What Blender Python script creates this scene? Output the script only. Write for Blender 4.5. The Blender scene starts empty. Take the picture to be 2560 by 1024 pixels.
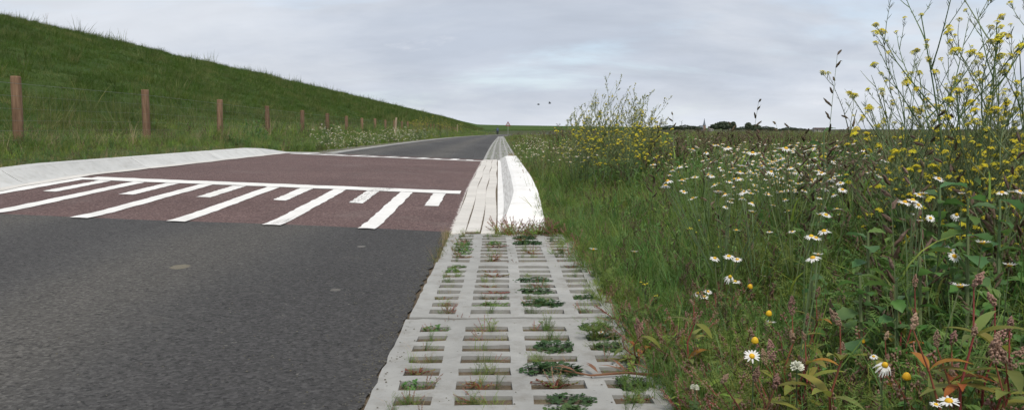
import bpy, math, random
import numpy as np
from mathutils import Vector, Matrix, Euler

random.seed(7); rng = np.random.default_rng(7)
R = math.radians
scene = bpy.context.scene
COL = scene.collection

# ------------------------------------------------------------------ camera
EYE, PITCH, YAW, FPX = 0.70, math.atan(189 / 2000.), R(1.0), 2000.0
cam_d = bpy.data.cameras.new('camera'); cam = bpy.data.objects.new('camera', cam_d); COL.objects.link(cam)
cam_d.sensor_width = 36.0; cam_d.lens = 36.0 * FPX / 2560.0
cam_d.clip_start = 0.05; cam_d.clip_end = 20000
cam.location = (0, 0, EYE); cam.rotation_euler = (math.pi / 2 - PITCH, 0, -YAW)
scene.camera = cam

# ------------------------------------------------------------------ sky, sun, exposure
SUN_EL, SUN_AZ = R(57), R(165)          # azimuth measured from +Y towards +X
world = bpy.data.worlds.new('World'); scene.world = world; world.use_nodes = True
wn = world.node_tree; wn.nodes.clear()
def N(tree, t, **kw):
    n = tree.nodes.new(t)
    for k, v in kw.items():
        if k.startswith('i_'):
            n.inputs[int(k[2:])].default_value = v
        else:
            setattr(n, k, v)
    return n
L = lambda tree, a, b: tree.links.new(a, b)
def build_world():
    t = wn
    out = N(t, 'ShaderNodeOutputWorld'); bg = N(t, 'ShaderNodeBackground'); bg.inputs[1].default_value = 0.10
    sky = N(t, 'ShaderNodeTexSky'); sky.sky_type = 'NISHITA'; sky.sun_disc = False
    sky.sun_elevation = SUN_EL; sky.sun_rotation = SUN_AZ; sky.dust_density = 1.0; sky.ozone_density = 1.5
    tc = N(t, 'ShaderNodeTexCoord'); sep = N(t, 'ShaderNodeSeparateXYZ'); L(t, tc.outputs['Generated'], sep.inputs[0])
    ab = N(t, 'ShaderNodeMath', operation='ABSOLUTE'); L(t, sep.outputs[2], ab.inputs[0])
    ad = N(t, 'ShaderNodeMath', operation='ADD'); ad.inputs[1].default_value = 0.22; L(t, ab.outputs[0], ad.inputs[0])
    dx = N(t, 'ShaderNodeMath', operation='DIVIDE'); L(t, sep.outputs[0], dx.inputs[0]); L(t, ad.outputs[0], dx.inputs[1])
    dy = N(t, 'ShaderNodeMath', operation='DIVIDE'); L(t, sep.outputs[1], dy.inputs[0]); L(t, ad.outputs[0], dy.inputs[1])
    cb = N(t, 'ShaderNodeCombineXYZ'); L(t, dx.outputs[0], cb.inputs[0]); L(t, dy.outputs[0], cb.inputs[1])
    def noise(scale, detail, rough, off, stretch=(1, 1, 1)):
        mp = N(t, 'ShaderNodeMapping'); mp.inputs['Location'].default_value = off; mp.inputs['Scale'].default_value = stretch
        L(t, cb.outputs[0], mp.inputs[0])
        n = N(t, 'ShaderNodeTexNoise'); n.inputs['Scale'].default_value = scale
        n.inputs['Detail'].default_value = detail; n.inputs['Roughness'].default_value = rough; n.inputs['Distortion'].default_value = .3
        L(t, mp.outputs[0], n.inputs[0]); return n.outputs[0]
    def ramp(src, p0, p1, c0, c1):
        r = N(t, 'ShaderNodeValToRGB'); r.color_ramp.interpolation = 'EASE'
        r.color_ramp.elements[0].position = p0; r.color_ramp.elements[1].position = p1
        r.color_ramp.elements[0].color = (*c0, 1); r.color_ramp.elements[1].color = (*c1, 1)
        L(t, src, r.inputs[0]); return r.outputs[0]
    # pale cloud sheet: grey lavender to near white
    lay = ramp(noise(.75, 7, .58, (3.1, 1.7, 0)), .30, .66, (4.0, 4.42, 5.15), (5.6, 5.9, 6.4))
    str_ = ramp(noise(1.6, 5, .55, (9, 4, 0), (.7, 1.3, 1)), .32, .70, (.93,) * 3, (1.05,) * 3)
    mul = N(t, 'ShaderNodeMix', data_type='RGBA', blend_type='MULTIPLY'); mul.inputs[0].default_value = 1
    L(t, lay, mul.inputs[6]); L(t, str_, mul.inputs[7])
    # thin places where the blue shows through
    gap = ramp(noise(1.05, 6, .6, (5.2, 8.8, 0), (.7, 1.3, 1)), .52, .74, (0,) * 3, (.45,) * 3)
    mx = N(t, 'ShaderNodeMix', data_type='RGBA'); L(t, gap, mx.inputs[0]); L(t, mul.outputs[2], mx.inputs[6])
    sk = N(t, 'ShaderNodeMix', data_type='RGBA', blend_type='ADD'); sk.inputs[0].default_value = 1
    L(t, sky.outputs[0], sk.inputs[6]); sk.inputs[7].default_value = (1.6, 2.0, 2.4, 1)
    L(t, sk.outputs[2], mx.inputs[7])
    # small puffs of cumulus low over the horizon
    puff = ramp(noise(.95, 7, .62, (1.3, 2.9, 0)), .62, .72, (0,) * 3, (.35,) * 3)
    m2 = N(t, 'ShaderNodeMix', data_type='RGBA'); L(t, puff, m2.inputs[0]); L(t, mx.outputs[2], m2.inputs[6]); m2.inputs[7].default_value = (7.3, 7.3, 7.6, 1)
    L(t, m2.outputs[2], bg.inputs[0]); L(t, bg.outputs[0], out.inputs[0])
build_world()
sun_d = bpy.data.lights.new('sun', 'SUN'); sun_d.energy = 2.1; sun_d.angle = R(12); sun_d.color = (1.0, .93, .82)
sun = bpy.data.objects.new('sun', sun_d); COL.objects.link(sun)
sdir = Vector((math.sin(SUN_AZ) * math.cos(SUN_EL), math.cos(SUN_AZ) * math.cos(SUN_EL), math.sin(SUN_EL)))
sun.rotation_euler = (-sdir).to_track_quat('-Z', 'Y').to_euler(); sun.location = sdir * 60
scene.view_settings.view_transform = 'Standard'; scene.view_settings.look = 'None'
scene.view_settings.exposure = 0.42; scene.view_settings.gamma = 1.0; scene.view_settings.use_curve_mapping = False
scene.render.engine = 'CYCLES'
scene.cycles.use_adaptive_sampling = True; scene.cycles.adaptive_threshold = .025; scene.cycles.max_bounces = 5; scene.cycles.diffuse_bounces = 3; scene.cycles.transmission_bounces = 4; scene.cycles.transparent_max_bounces = 8

# ------------------------------------------------------------------ helpers
def at(px, py, Y):
    """world point at depth Y that the photograph shows at pixel px, py"""
    u, v = px - 1280, py - 512
    c, s = math.cos(PITCH), math.sin(PITCH)
    d = (u, FPX * c - v * s, -FPX * s - v * c)
    c, s = math.cos(YAW), math.sin(YAW)
    d = Vector((d[0] * c + d[1] * s, -d[0] * s + d[1] * c, d[2]))
    return Vector((0, 0, EYE)) + d * (Y / d.y)

class MB:
    def __init__(s): s.v = []; s.f = []; s.m = []
    def add(s, vs, fs, m=0):
        o = len(s.v); s.v.extend([tuple(p) for p in vs]); s.f.extend([tuple(i + o for i in f) for f in fs]); s.m.extend([m] * len(fs))
    def box(s, x0, x1, y0, y1, z0, z1, m=0):
        s.add([(x0, y0, z0), (x1, y0, z0), (x1, y1, z0), (x0, y1, z0), (x0, y0, z1), (x1, y0, z1), (x1, y1, z1), (x0, y1, z1)],
              [(3, 2, 1, 0), (4, 5, 6, 7), (0, 1, 5, 4), (1, 2, 6, 5), (2, 3, 7, 6), (3, 0, 4, 7)], m)
    def tube(s, pts, rad, n=4, m=0, cap=True):
        pts = [Vector(p) for p in pts]; k = len(pts)
        if not hasattr(rad, '__len__'): rad = [rad] * k
        vs = []; fs = []
        for i, p in enumerate(pts):
            t = (pts[min(i + 1, k - 1)] - pts[max(i - 1, 0)]).normalized()
            a = t.cross(Vector((0, 0, 1)) if abs(t.z) < .9 else Vector((1, 0, 0))).normalized(); b = t.cross(a)
            for j in range(n):
                q = 2 * math.pi * j / n
                vs.append(p + (a * math.cos(q) + b * math.sin(q)) * rad[i])
        for i in range(k - 1):
            for j in range(n):
                j2 = (j + 1) % n
                fs.append((i * n + j, (i + 1) * n + j, (i + 1) * n + j2, i * n + j2))
        if cap: fs += [tuple(range(n)), tuple(range(k * n - 1, (k - 1) * n - 1, -1))]
        s.add(vs, fs, m)
    def blade(s, base, az, length, width, lean, curve, segs=3, m=0, twist=0.):
        """a grass blade: leans by `lean` from vertical and droops by `curve` on the way"""
        p = Vector(base); h = Vector((math.cos(az), math.sin(az), 0)); sd = Vector((-math.sin(az + twist), math.cos(az + twist), 0))
        vs = []; a = lean; st = length / segs
        for i in range(segs + 1):
            w = width * (1 - (i / segs) ** 1.6) * .5
            if i < segs: vs += [p - sd * w, p + sd * w]
            else: vs.append(p.copy())
            p = p + (h * math.sin(a) + Vector((0, 0, math.cos(a)))) * st; a += curve / segs
        fs = [(2 * i, 2 * i + 1, 2 * i + 3, 2 * i + 2) for i in range(segs - 1)] + [(2 * segs - 2, 2 * segs - 1, 2 * segs)]
        s.add(vs, fs, m)
    def leaf(s, base, d, length, width, droop=.5, fold=.25, segs=4, m=0, peak=.4, roll=0., lobes=0.):
        """a broad leaf with a midrib: three points across"""
        p = Vector(base); d = Vector(d).normalized()
        sd = d.cross(Vector((0, 0, 1)))
        sd = sd.normalized() if sd.length > 1e-3 else Vector((1, 0, 0))
        if roll: sd = Matrix.Rotation(roll, 3, d) @ sd
        vs = []; st = length / segs
        for i in range(segs + 1):
            t = i / segs
            w = width * .5 * (math.sin(math.pi * min(1, (t / peak) * .5 if t < peak else .5 + .5 * (t - peak) / (1 - peak))) * .96 + .04)
            if lobes and 0 < i < segs: w *= 1 + lobes * (1 if i % 2 else -1)
            up = sd.cross(d).normalized()
            vs += [p - sd * w + up * w * fold, p.copy(), p + sd * w + up * w * fold]
            p = p + d * st
            d = (d + Vector((0, 0, -1)) * droop / segs).normalized()
            sd = (sd - d * sd.dot(d)).normalized()
        fs = []
        for i in range(segs):
            a = 3 * i
            fs += [(a, a + 1, a + 4, a + 3), (a + 1, a + 2, a + 5, a + 4)]
        s.add(vs, fs, m)
    def spindle(s, a, b, r, n=5, m=0, prof=(.25, .9, 1, .75, .15), jit=0.):
        a, b = Vector(a), Vector(b); k = len(prof)
        s.tube([a.lerp(b, i / (k - 1)) + Vector((random.uniform(-1, 1), random.uniform(-1, 1), random.uniform(-1, 1))) * jit for i in range(k)], [r * q for q in prof], n, m)
    def octa(s, c, r, m=0, st=(1, 1, 1)):
        c = Vector(c)
        s.add([c + Vector(q) * r for q in ((st[0], 0, 0), (-st[0], 0, 0), (0, st[1], 0), (0, -st[1], 0), (0, 0, st[2]), (0, 0, -st[2]))],
              [(0, 2, 4), (2, 1, 4), (1, 3, 4), (3, 0, 4), (2, 0, 5), (1, 2, 5), (3, 1, 5), (0, 3, 5)], m)
    def lathe(s, prof, n=12, m=0, origin=(0, 0, 0), axis=(0, 0, 1)):
        o = Vector(origin); ax = Vector(axis).normalized()
        a = ax.cross(Vector((0, 1, 0)) if abs(ax.y) < .9 else Vector((1, 0, 0))).normalized(); b = ax.cross(a)
        vs = []; fs = []
        for r, h in prof:
            for j in range(n):
                q = 2 * math.pi * j / n
                vs.append(o + ax * h + (a * math.cos(q) + b * math.sin(q)) * r)
        for i in range(len(prof) - 1):
            for j in range(n):
                j2 = (j + 1) % n
                fs.append((i * n + j, i * n + j2, (i + 1) * n + j2, (i + 1) * n + j))
        fs.append(tuple(range((len(prof) - 1) * n, len(prof) * n)))
        s.add(vs, fs, m)
    def mesh(s, name, mats, smooth=False):
        me = bpy.data.meshes.new(name); me.from_pydata(s.v, [], s.f)
        for x in (mats if isinstance(mats, (list, tuple)) else [mats]): me.materials.append(x)
        if len(s.m): me.polygons.foreach_set('material_index', s.m)
        if smooth: me.polygons.foreach_set('use_smooth', [True] * len(me.polygons))
        me.update(); return me

def place(name, data, parent=None, loc=(0, 0, 0), rot=(0, 0, 0), scl=(1, 1, 1)):
    o = bpy.data.objects.new(name, data); COL.objects.link(o); o.parent = parent
    o.location = loc; o.rotation_euler = rot; o.scale = scl if hasattr(scl, '__len__') else (scl,) * 3
    return o
def thing(name, label, cat, loc=(0, 0, 0), rotz=0., group=None):
    o = place(name, None, None, loc, (0, 0, rotz)); o.empty_display_size = .1
    return tag(o, label, cat, group)
def tag(o, label=None, cat=None, group=None, kind=None):
    for k, v in (('label', label), ('category', cat), ('group', group), ('kind', kind)):
        if v: o[k] = v
    return o
def struct(name, data, parent=None):
    o = place(name, data, parent); o['kind'] = 'structure'; return o
def copy_tree(o, parent=None):
    c = o.copy(); COL.objects.link(c); c.parent = parent
    for ch in o.children: copy_tree(ch, c)
    return c

# ------------------------------------------------------------------ materials
def new_mat(name):
    m = bpy.data.materials.new(name); m.use_nodes = True; t = m.node_tree; t.nodes.clear()
    return m, t, N(t, 'ShaderNodeOutputMaterial')
def tnoise(t, scale, detail=4, rough=.55, src='Object', stretch=None, dist=0.):
    tc = N(t, 'ShaderNodeTexCoord'); v = tc.outputs[src]
    if src == 'World':
        pass
    if stretch:
        mp = N(t, 'ShaderNodeMapping'); mp.inputs['Scale'].default_value = stretch; L(t, v, mp.inputs[0]); v = mp.outputs[0]
    n = N(t, 'ShaderNodeTexNoise'); n.inputs['Scale'].default_value = scale; n.inputs['Detail'].default_value = detail
    n.inputs['Roughness'].default_value = rough; n.inputs['Distortion'].default_value = dist
    L(t, v, n.inputs[0]); return n.outputs[0]
def tramp(t, src, stops, interp='LINEAR'):
    r = N(t, 'ShaderNodeValToRGB'); cr = r.color_ramp; cr.interpolation = interp
    while len(cr.elements) < len(stops): cr.elements.new(.5)
    for e, (p, c) in zip(cr.elements, stops):
        e.position = p; e.color = (*(c if hasattr(c, '__len__') else (c,) * 3), 1)
    L(t, src, r.inputs[0]); return r.outputs[0]
def tmix(t, fac, a, b, mode='MIX'):
    m = N(t, 'ShaderNodeMix', data_type='RGBA', blend_type=mode)
    for i, x in ((0, fac), (6, a), (7, b)):
        if hasattr(x, 'is_linked'): L(t, x, m.inputs[i])
        elif i == 0: m.inputs[0].default_value = x
        else: m.inputs[i].default_value = (*x, 1)
    return m.outputs[2]
def tbump(t, h, strength, dist=.01):
    b = N(t, 'ShaderNodeBump'); b.inputs['Strength'].default_value = strength; b.inputs['Distance'].default_value = dist
    L(t, h, b.inputs['Height']); return b.outputs[0]
def pbsdf(t, out, col, rough=.7, spec=.4, normal=None):
    p = N(t, 'ShaderNodeBsdfPrincipled')
    if hasattr(col, 'is_linked'): L(t, col, p.inputs['Base Color'])
    else: p.inputs['Base Color'].default_value = (*col, 1)
    if hasattr(rough, 'is_linked'): L(t, rough, p.inputs['Roughness'])
    else: p.inputs['Roughness'].default_value = rough
    p.inputs['Specular IOR Level'].default_value = spec
    if normal: L(t, normal, p.inputs['Normal'])
    if out: L(t, p.outputs[0], out.inputs[0])
    return p
def plain(name, col, rough=.7, spec=.3, var=.15, scale=12., bump=0.):
    m, t, out = new_mat(name)
    n = tnoise(t, scale, 5, .6)
    c = tramp(t, n, [(.25, tuple(x * (1 - var) for x in col)), (.75, tuple(min(1, x * (1 + var)) for x in col))])
    pbsdf(t, out, c, rough, spec, tbump(t, n, bump) if bump else None); return m
def leafy(name, c1, c2, trans=.42, rough=.55, vary=.55, scale=9., hue=.03, patch=None):
    """leaf: soft diffuse with light coming through; every plant a little different"""
    m, t, out = new_mat(name)
    n = tnoise(t, scale, 3)
    c = tmix(t, tramp(t, n, [(.3, 0.), (.7, 1.)]), c1, c2)
    oi = N(t, 'ShaderNodeObjectInfo')
    hs = N(t, 'ShaderNodeHueSaturation')
    mr = N(t, 'ShaderNodeMapRange'); mr.inputs[3].default_value = 1 - vary * .5; mr.inputs[4].default_value = 1 + vary * .5
    L(t, oi.outputs['Random'], mr.inputs[0]); L(t, mr.outputs[0], hs.inputs['Value'])
    ml = N(t, 'ShaderNodeMath', operation='MULTIPLY'); ml.inputs[1].default_value = 7.31; L(t, oi.outputs['Random'], ml.inputs[0])
    fr = N(t, 'ShaderNodeMath', operation='FRACT'); L(t, ml.outputs[0], fr.inputs[0])
    mh = N(t, 'ShaderNodeMapRange'); mh.inputs[3].default_value = .5 - hue; mh.inputs[4].default_value = .5 + hue * .6
    L(t, fr.outputs[0], mh.inputs[0]); L(t, mh.outputs[0], hs.inputs['Hue'])
    if patch:
        ge = N(t, 'ShaderNodeNewGeometry'); mp = N(t, 'ShaderNodeMapping'); mp.inputs['Scale'].default_value = patch[1]; L(t, ge.outputs['Position'], mp.inputs[0])
        pn = N(t, 'ShaderNodeTexNoise'); pn.inputs['Scale'].default_value = patch[0]; pn.inputs['Detail'].default_value = 5; pn.inputs['Roughness'].default_value = .65; L(t, mp.outputs[0], pn.inputs[0])
        c = tmix(t, 1., c, tramp(t, pn.outputs[0], patch[2]), 'MULTIPLY')
    L(t, c, hs.inputs['Color'])
    p = pbsdf(t, None, hs.outputs[0], rough, .25)
    tr = N(t, 'ShaderNodeBsdfTranslucent'); L(t, hs.outputs[0], tr.inputs[0])
    ms = N(t, 'ShaderNodeMixShader'); ms.inputs[0].default_value = trans
    L(t, p.outputs[0], ms.inputs[1]); L(t, tr.outputs[0], ms.inputs[2]); L(t, ms.outputs[0], out.inputs[0]); return m

M = {}
M['green'] = leafy('grass_green', (0.125, 0.225, 0.038), (0.225, 0.345, 0.066), patch=(2.2, (1, .8, 1), [(.32, (.55, .66, .7)), (.5, (1, 1, 1)), (.70, (1.55, 1.3, 1.15))]))
M['olive'] = leafy('grass_olive', (0.15, 0.195, 0.048), (0.255, 0.285, 0.088), patch=(2.2, (1, .8, 1), [(.32, (.55, .66, .7)), (.5, (1, 1, 1)), (.70, (1.55, 1.3, 1.15))]))
M['deep'] = leafy('leaf_deep_green', (0.08, 0.175, 0.042), (0.145, 0.265, 0.07), rough=.45)
M['bluegreen'] = leafy('leaf_blue_green', (0.075, 0.17, 0.06), (0.145, 0.265, 0.1), rough=.45)
M['fern'] = leafy('feathery_green', (0.115, 0.195, 0.045), (0.19, 0.28, 0.075), patch=(2.2, (1, .8, 1), [(.32, (.55, .66, .7)), (.5, (1, 1, 1)), (.70, (1.55, 1.3, 1.15))]))
M['seed'] = leafy('seed_head_purple_brown', (0.07, 0.05, 0.032), (0.15, 0.112, 0.07), trans=.1)
M['straw'] = leafy('dry_straw', (.30, .235, .13), (.44, .36, .22), trans=.2)
M['redstem'] = leafy('red_stem', (.22, .065, .040), (.33, .13, .08), trans=.15)
M['redseed'] = leafy('pink_brown_seed', (0.27, 0.165, 0.12), (0.4, 0.28, 0.205), trans=.2)
M['orange'] = leafy('orange_leaf', (.34, .115, .025), (.42, .22, .05))
M['yellowleaf'] = leafy('yellow_green_leaf', (0.1885, 0.2145, 0.039), (0.312, 0.2795, 0.0585))
M['petal'] = leafy('white_petal', (.80, .80, .78), (.86, .86, .84), trans=.3, vary=.08, hue=0.)
M['disc'] = leafy('yellow_disc', (.62, .36, .015), (.72, .46, .03), trans=.05, vary=.15, hue=.01)
M['mustard'] = leafy('mustard_yellow', (.80, .68, .035), (.88, .80, .08), trans=.4, vary=.2, hue=.01)
M['mstem'] = leafy('mustard_stem', (0.09, 0.1425, 0.06), (0.165, 0.2175, 0.105), trans=.1)
M['pod'] = leafy('seed_pod', (0.1125, 0.1575, 0.0675), (0.21, 0.24, 0.1275), trans=.2)
M['palepod'] = leafy('pale_seed_pod', (.20, .24, .09), (.30, .32, .14), trans=.3)
M['clover'] = leafy('clover_leaf', (0.042, 0.098, 0.032), (0.085, 0.155, 0.055), vary=.4)
M['cloverhead'] = leafy('clover_head', (.62, .64, .50), (.78, .78, .68), trans=.2, vary=.1, hue=0.)
M['brown'] = leafy('withered_brown', (.13, .060, .035), (.22, .11, .06), trans=.15)
M['dike_a'] = leafy('dike_grass', (0.054, 0.104, 0.018), (0.098, 0.158, 0.03), vary=.5, hue=.02, patch=(.55, (1, .45, 1), [(.28, (.50, .55, .55)), (.46, (.9, .95, .9)), (.60, (1.15, 1.1, 1.1)), (.74, (1.85, 1.45, 1.7))]))
M['dike_b'] = leafy('dike_grass_light', (0.105, 0.145, 0.042), (0.165, 0.185, 0.066), vary=.4, patch=(.55, (1, .45, 1), [(.28, (.50, .55, .55)), (.46, (.9, .95, .9)), (.60, (1.15, 1.1, 1.1)), (.74, (1.85, 1.45, 1.7))]))
M['crown'] = leafy('far_tree_foliage', (0.048, 0.0736, 0.048), (0.088, 0.1152, 0.0672), vary=.3, trans=.15)
M['bark'] = plain('bark', (.07, .055, .04))

def N_map(t, src, a, b):
    mr = N(t, 'ShaderNodeMapRange'); mr.inputs[1].default_value = a; mr.inputs[2].default_value = b; L(t, src, mr.inputs[0]); return mr.outputs[0]
def m_asphalt():
    m, t, out = new_mat('asphalt')
    g = N(t, 'ShaderNodeTexVoronoi'); g.inputs['Scale'].default_value = 95
    tc = N(t, 'ShaderNodeTexCoord'); L(t, tc.outputs['Object'], g.inputs[0])
    gr = tnoise(t, 190, 3, .7)
    stone = tramp(t, g.outputs['Color'], [(.15, .030), (.55, .062), (.92, .13)])
    c = tmix(t, .5, stone, tramp(t, gr, [(.3, .040), (.7, .090)]))
    c = tmix(t, tramp(t, tnoise(t, 55, 3, .6), [(.55, 0.), (.66, .75)]), c, (.016, .016, .017))
    big = tnoise(t, .55, 5, .6, stretch=(1, .35, 1), dist=.4)
    c = tmix(t, 1., c, tramp(t, big, [(.25, .80), (.5, 1.), (.78, 1.32)]), 'MULTIPLY')
    # wheel tracks polished a little lighter, dust gathered beside them
    sx_ = N(t, 'ShaderNodeSeparateXYZ'); wn_ = N(t, 'ShaderNodeVectorMath', operation='ADD'); L(t, tc.outputs['Object'], wn_.inputs[0])
    wnn = N(t, 'ShaderNodeTexNoise'); wnn.inputs['Scale'].default_value = .8; wnn.inputs['Detail'].default_value = 3; L(t, tc.outputs['Object'], wnn.inputs[0])
    wsc = N(t, 'ShaderNodeVectorMath', operation='SCALE'); wsc.inputs['Scale'].default_value = .5; L(t, wnn.outputs['Color'], wsc.inputs[0]); L(t, wsc.outputs[0], wn_.inputs[1]); L(t, wn_.outputs[0], sx_.inputs[0])
    wv = N(t, 'ShaderNodeMath', operation='SINE'); wm = N(t, 'ShaderNodeMath', operation='MULTIPLY'); wm.inputs[1].default_value = 3.6; L(t, sx_.outputs[0], wm.inputs[0]); L(t, wm.outputs[0], wv.inputs[0])
    c = tmix(t, 1., c, tramp(t, N_map(t, wv.outputs[0], -1, 1), [(.1, (.86, .86, .88)), (.55, (1., 1., 1.)), (.95, (1.22, 1.19, 1.13))]), 'MULTIPLY')
    dust = tramp(t, tnoise(t, 2.3, 6, .7), [(.60, 0.), (.74, .30)])
    c = tmix(t, dust, c, (.125, .118, .105))
    sp = tramp(t, tnoise(t, 33, 2, .5), [(.735, 0.), (.76, .55)])
    c = tmix(t, sp, c, (.22, .215, .20))
    def spot(x, y, rx, ry, col, f, c):
        mp = N(t, 'ShaderNodeMapping'); mp.inputs['Location'].default_value = (-x / rx, -y / ry, 0); mp.inputs['Scale'].default_value = (1 / rx, 1 / ry, 0)
        L(t, tc.outputs['Object'], mp.inputs[0])
        ln = N(t, 'ShaderNodeVectorMath', operation='LENGTH'); L(t, mp.outputs[0], ln.inputs[0])
        wob = N(t, 'ShaderNodeMath', operation='ADD'); L(t, ln.outputs['Value'], wob.inputs[0]); sm = N(t, 'ShaderNodeMath', operation='MULTIPLY'); sm.inputs[1].default_value = .45; L(t, tnoise(t, 30, 5, .7), sm.inputs[0]); L(t, sm.outputs[0], wob.inputs[1])
        return tmix(t, tramp(t, wob.outputs[0], [(.95, f), (1.35, 0.)]) if False else tramp(t, wob.outputs[0], [(.80, f), (1., 0.)]), c, col)
    for sx, sy, rx, ry, col, f in ((-1.52, 3.80, .036, .06, (.19, .175, .13), .75), (-.80, 4.65, .022, .03, (.22, .215, .20), .6),
                                   (-.70, 3.4, .02, .025, (.18, .175, .16), .6)):
        c = spot(sx, sy, rx * 1.6, ry * 1.6, col, f, c)
    c = tmix(t, 1., c, (1.13, 1.10, 1.07), 'MULTIPLY')
    h = tmix(t, .6, g.outputs['Distance'], gr)
    pbsdf(t, out, c, .8, .22, tbump(t, h, .8, .014)); return m
M['asphalt'] = m_asphalt()
def m_red():
    m, t, out = new_mat('red_surfacing')
    g = N(t, 'ShaderNodeTexVoronoi'); g.inputs['Scale'].default_value = 85
    tc = N(t, 'ShaderNodeTexCoord'); L(t, tc.outputs['Object'], g.inputs[0])
    c = tramp(t, g.outputs['Color'], [(.15, (.078, .050, .047)), (.55, (.124, .081, .077)), (.92, (.185, .130, .123))])
    big = tnoise(t, .7, 6, .65, stretch=(.5, 1, 1))
    c = tmix(t, 1., c, tramp(t, big, [(.25, .86), (.75, 1.16)]), 'MULTIPLY')
    c = tmix(t, tramp(t, tnoise(t, 1.6, 6, .7), [(.52, 0.), (.75, .38)]), c, (.19, .16, .15))
    c = tmix(t, tramp(t, tnoise(t, 1.1, 6, .7, stretch=(2.2, .35, 1)), [(.54, 0.), (.72, .35)]), c, (.065, .050, .050))
    # white paint that strayed over the edge beside the gutter
    sep = N(t, 'ShaderNodeSeparateXYZ'); L(t, tc.outputs['Object'], sep.inputs[0])
    a = N(t, 'ShaderNodeMath', operation='MULTIPLY_ADD'); a.inputs[1].default_value = .13; L(t, tnoise(t, 26, 7, .8), a.inputs[0]); L(t, sep.outputs[0], a.inputs[2])
    c = tmix(t, tramp(t, N_map(t, a.outputs[0], -.270, -.255), [(0., 0.), (1., .85)]), c, (.66, .63, .60))
    pbsdf(t, out, c, .85, .15, tbump(t, g.outputs['Distance'], .5, .008)); return m
def N_map(t, src, a, b):
    mr = N(t, 'ShaderNodeMapRange'); mr.inputs[1].default_value = a; mr.inputs[2].default_value = b; L(t, src, mr.inputs[0]); return mr.outputs[0]
M['red'] = m_red()
def m_paint():
    m, t, out = new_mat('white_road_paint')
    c = tramp(t, tnoise(t, 5, 6, .7), [(.25, (.66, .65, .62)), (.7, (.80, .79, .77))])
    c = tmix(t, tramp(t, tnoise(t, 60, 4, .8), [(.58, 0.), (.74, .7)]), c, (.30, .27, .25))
    c = tmix(t, tramp(t, tnoise(t, 3.1, 6, .7), [(.50, 0.), (.72, .35)]), c, (.42, .40, .37))
    # a black tyre scuff that crosses one bar
    tc = N(t, 'ShaderNodeTexCoord'); sep = N(t, 'ShaderNodeSeparateXYZ'); L(t, tc.outputs['Object'], sep.inputs[0])
    mp = N(t, 'ShaderNodeMapping'); mp.inputs['Rotation'].default_value = (0, 0, R(8)); L(t, tc.outputs['Object'], mp.inputs[0])
    s2 = N(t, 'ShaderNodeSeparateXYZ'); L(t, mp.outputs[0], s2.inputs[0])
    n2 = tnoise(t, 26, 3, .6, stretch=(3, .3, 1))
    bx = N(t, 'ShaderNodeMath', operation='COMPARE'); bx.inputs[1].default_value = -2.24; bx.inputs[2].default_value = .085; L(t, s2.outputs[0], bx.inputs[0])
    mm = N(t, 'ShaderNodeMath', operation='MULTIPLY'); L(t, bx.outputs[0], mm.inputs[0]); L(t, tramp(t, n2, [(.46, 0.), (.6, .6)]), mm.inputs[1])
    c = tmix(t, mm.outputs[0], c, (.22, .21, .20))
    pbsdf(t, out, c, .6, .35, tbump(t, tnoise(t, 120, 3, .7), .25, .006)); return m
M['paint'] = m_paint()
def m_concrete(name, a, b, stain=(.33, .32, .29), st=.35, pits=True):
    m, t, out = new_mat(name)
    c = tramp(t, tnoise(t, 3.2, 7, .68, 'Object'), [(.25, a), (.75, b)])
    c = tmix(t, tramp(t, tnoise(t, 9, 6, .72), [(.50, 0.), (.72, st)]), c, stain)
    if pits:
        c = tmix(t, tramp(t, tnoise(t, 75, 3, .6), [(.66, 0.), (.72, .75)]), c, (.16, .155, .14))
    oi = N(t, 'ShaderNodeObjectInfo'); mr = N(t, 'ShaderNodeMapRange'); mr.inputs[3].default_value = .92; mr.inputs[4].default_value = 1.06
    L(t, oi.outputs['Random'], mr.inputs[0])
    hs = N(t, 'ShaderNodeHueSaturation'); L(t, c, hs.inputs['Color']); L(t, mr.outputs[0], hs.inputs['Value'])
    pbsdf(t, out, hs.outputs[0], .82, .25, tbump(t, tnoise(t, 140, 4, .7), .35, .004)); return m
M['slab'] = m_concrete('slab_concrete', (.23, .23, .22), (.385, .385, .37), (.17, .155, .13), .6)
M['kerb'] = m_concrete('kerb_pale_concrete', (.43, .437, .43), (.58, .585, .575), (.31, .30, .275), .55, False)
def m_whitekerb():
    m, t, out = new_mat('white_kerb_paint')
    c = tramp(t, tnoise(t, 4, 6, .7), [(.3, (.72, .71, .69)), (.7, (.82, .815, .80))])
    c = tmix(t, tramp(t, tnoise(t, 7, 7, .75), [(.50, 0.), (.74, .45)]), c, (.50, .475, .43))
    # rubber and dirt streaks on the face that wheels brush
    geo = N(t, 'ShaderNodeNewGeometry'); sep = N(t, 'ShaderNodeSeparateXYZ'); L(t, geo.outputs['Normal'], sep.inputs[0])
    f = N_map(t, sep.outputs[0], -.3, -.75)
    stk = tramp(t, tnoise(t, 9, 5, .65, stretch=(6, .22, 6)), [(.42, .12), (.66, .75)])
    mm = N(t, 'ShaderNodeMath', operation='MULTIPLY'); L(t, f, mm.inputs[0]); L(t, stk, mm.inputs[1])
    c = tmix(t, mm.outputs[0], c, (.38, .36, .335))
    pbsdf(t, out, c, .6, .3, tbump(t, tnoise(t, 80, 4, .7), .2, .005)); return m
M['whitekerb'] = m_whitekerb()
M['gutter'] = m_concrete('gutter_white_paint', (.50, .48, .45), (.64, .62, .585), (.36, .33, .30), .5, False)
def m_soil(name, a, b, c3, sc=6.):
    m, t, out = new_mat(name)
    n = tnoise(t, sc, 7, .7)
    c = tramp(t, n, [(.25, a), (.55, b), (.8, c3)])
    pbsdf(t, out, c, .9, .15, tbump(t, tnoise(t, sc * 9, 5, .7), .6, .02)); return m
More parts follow.
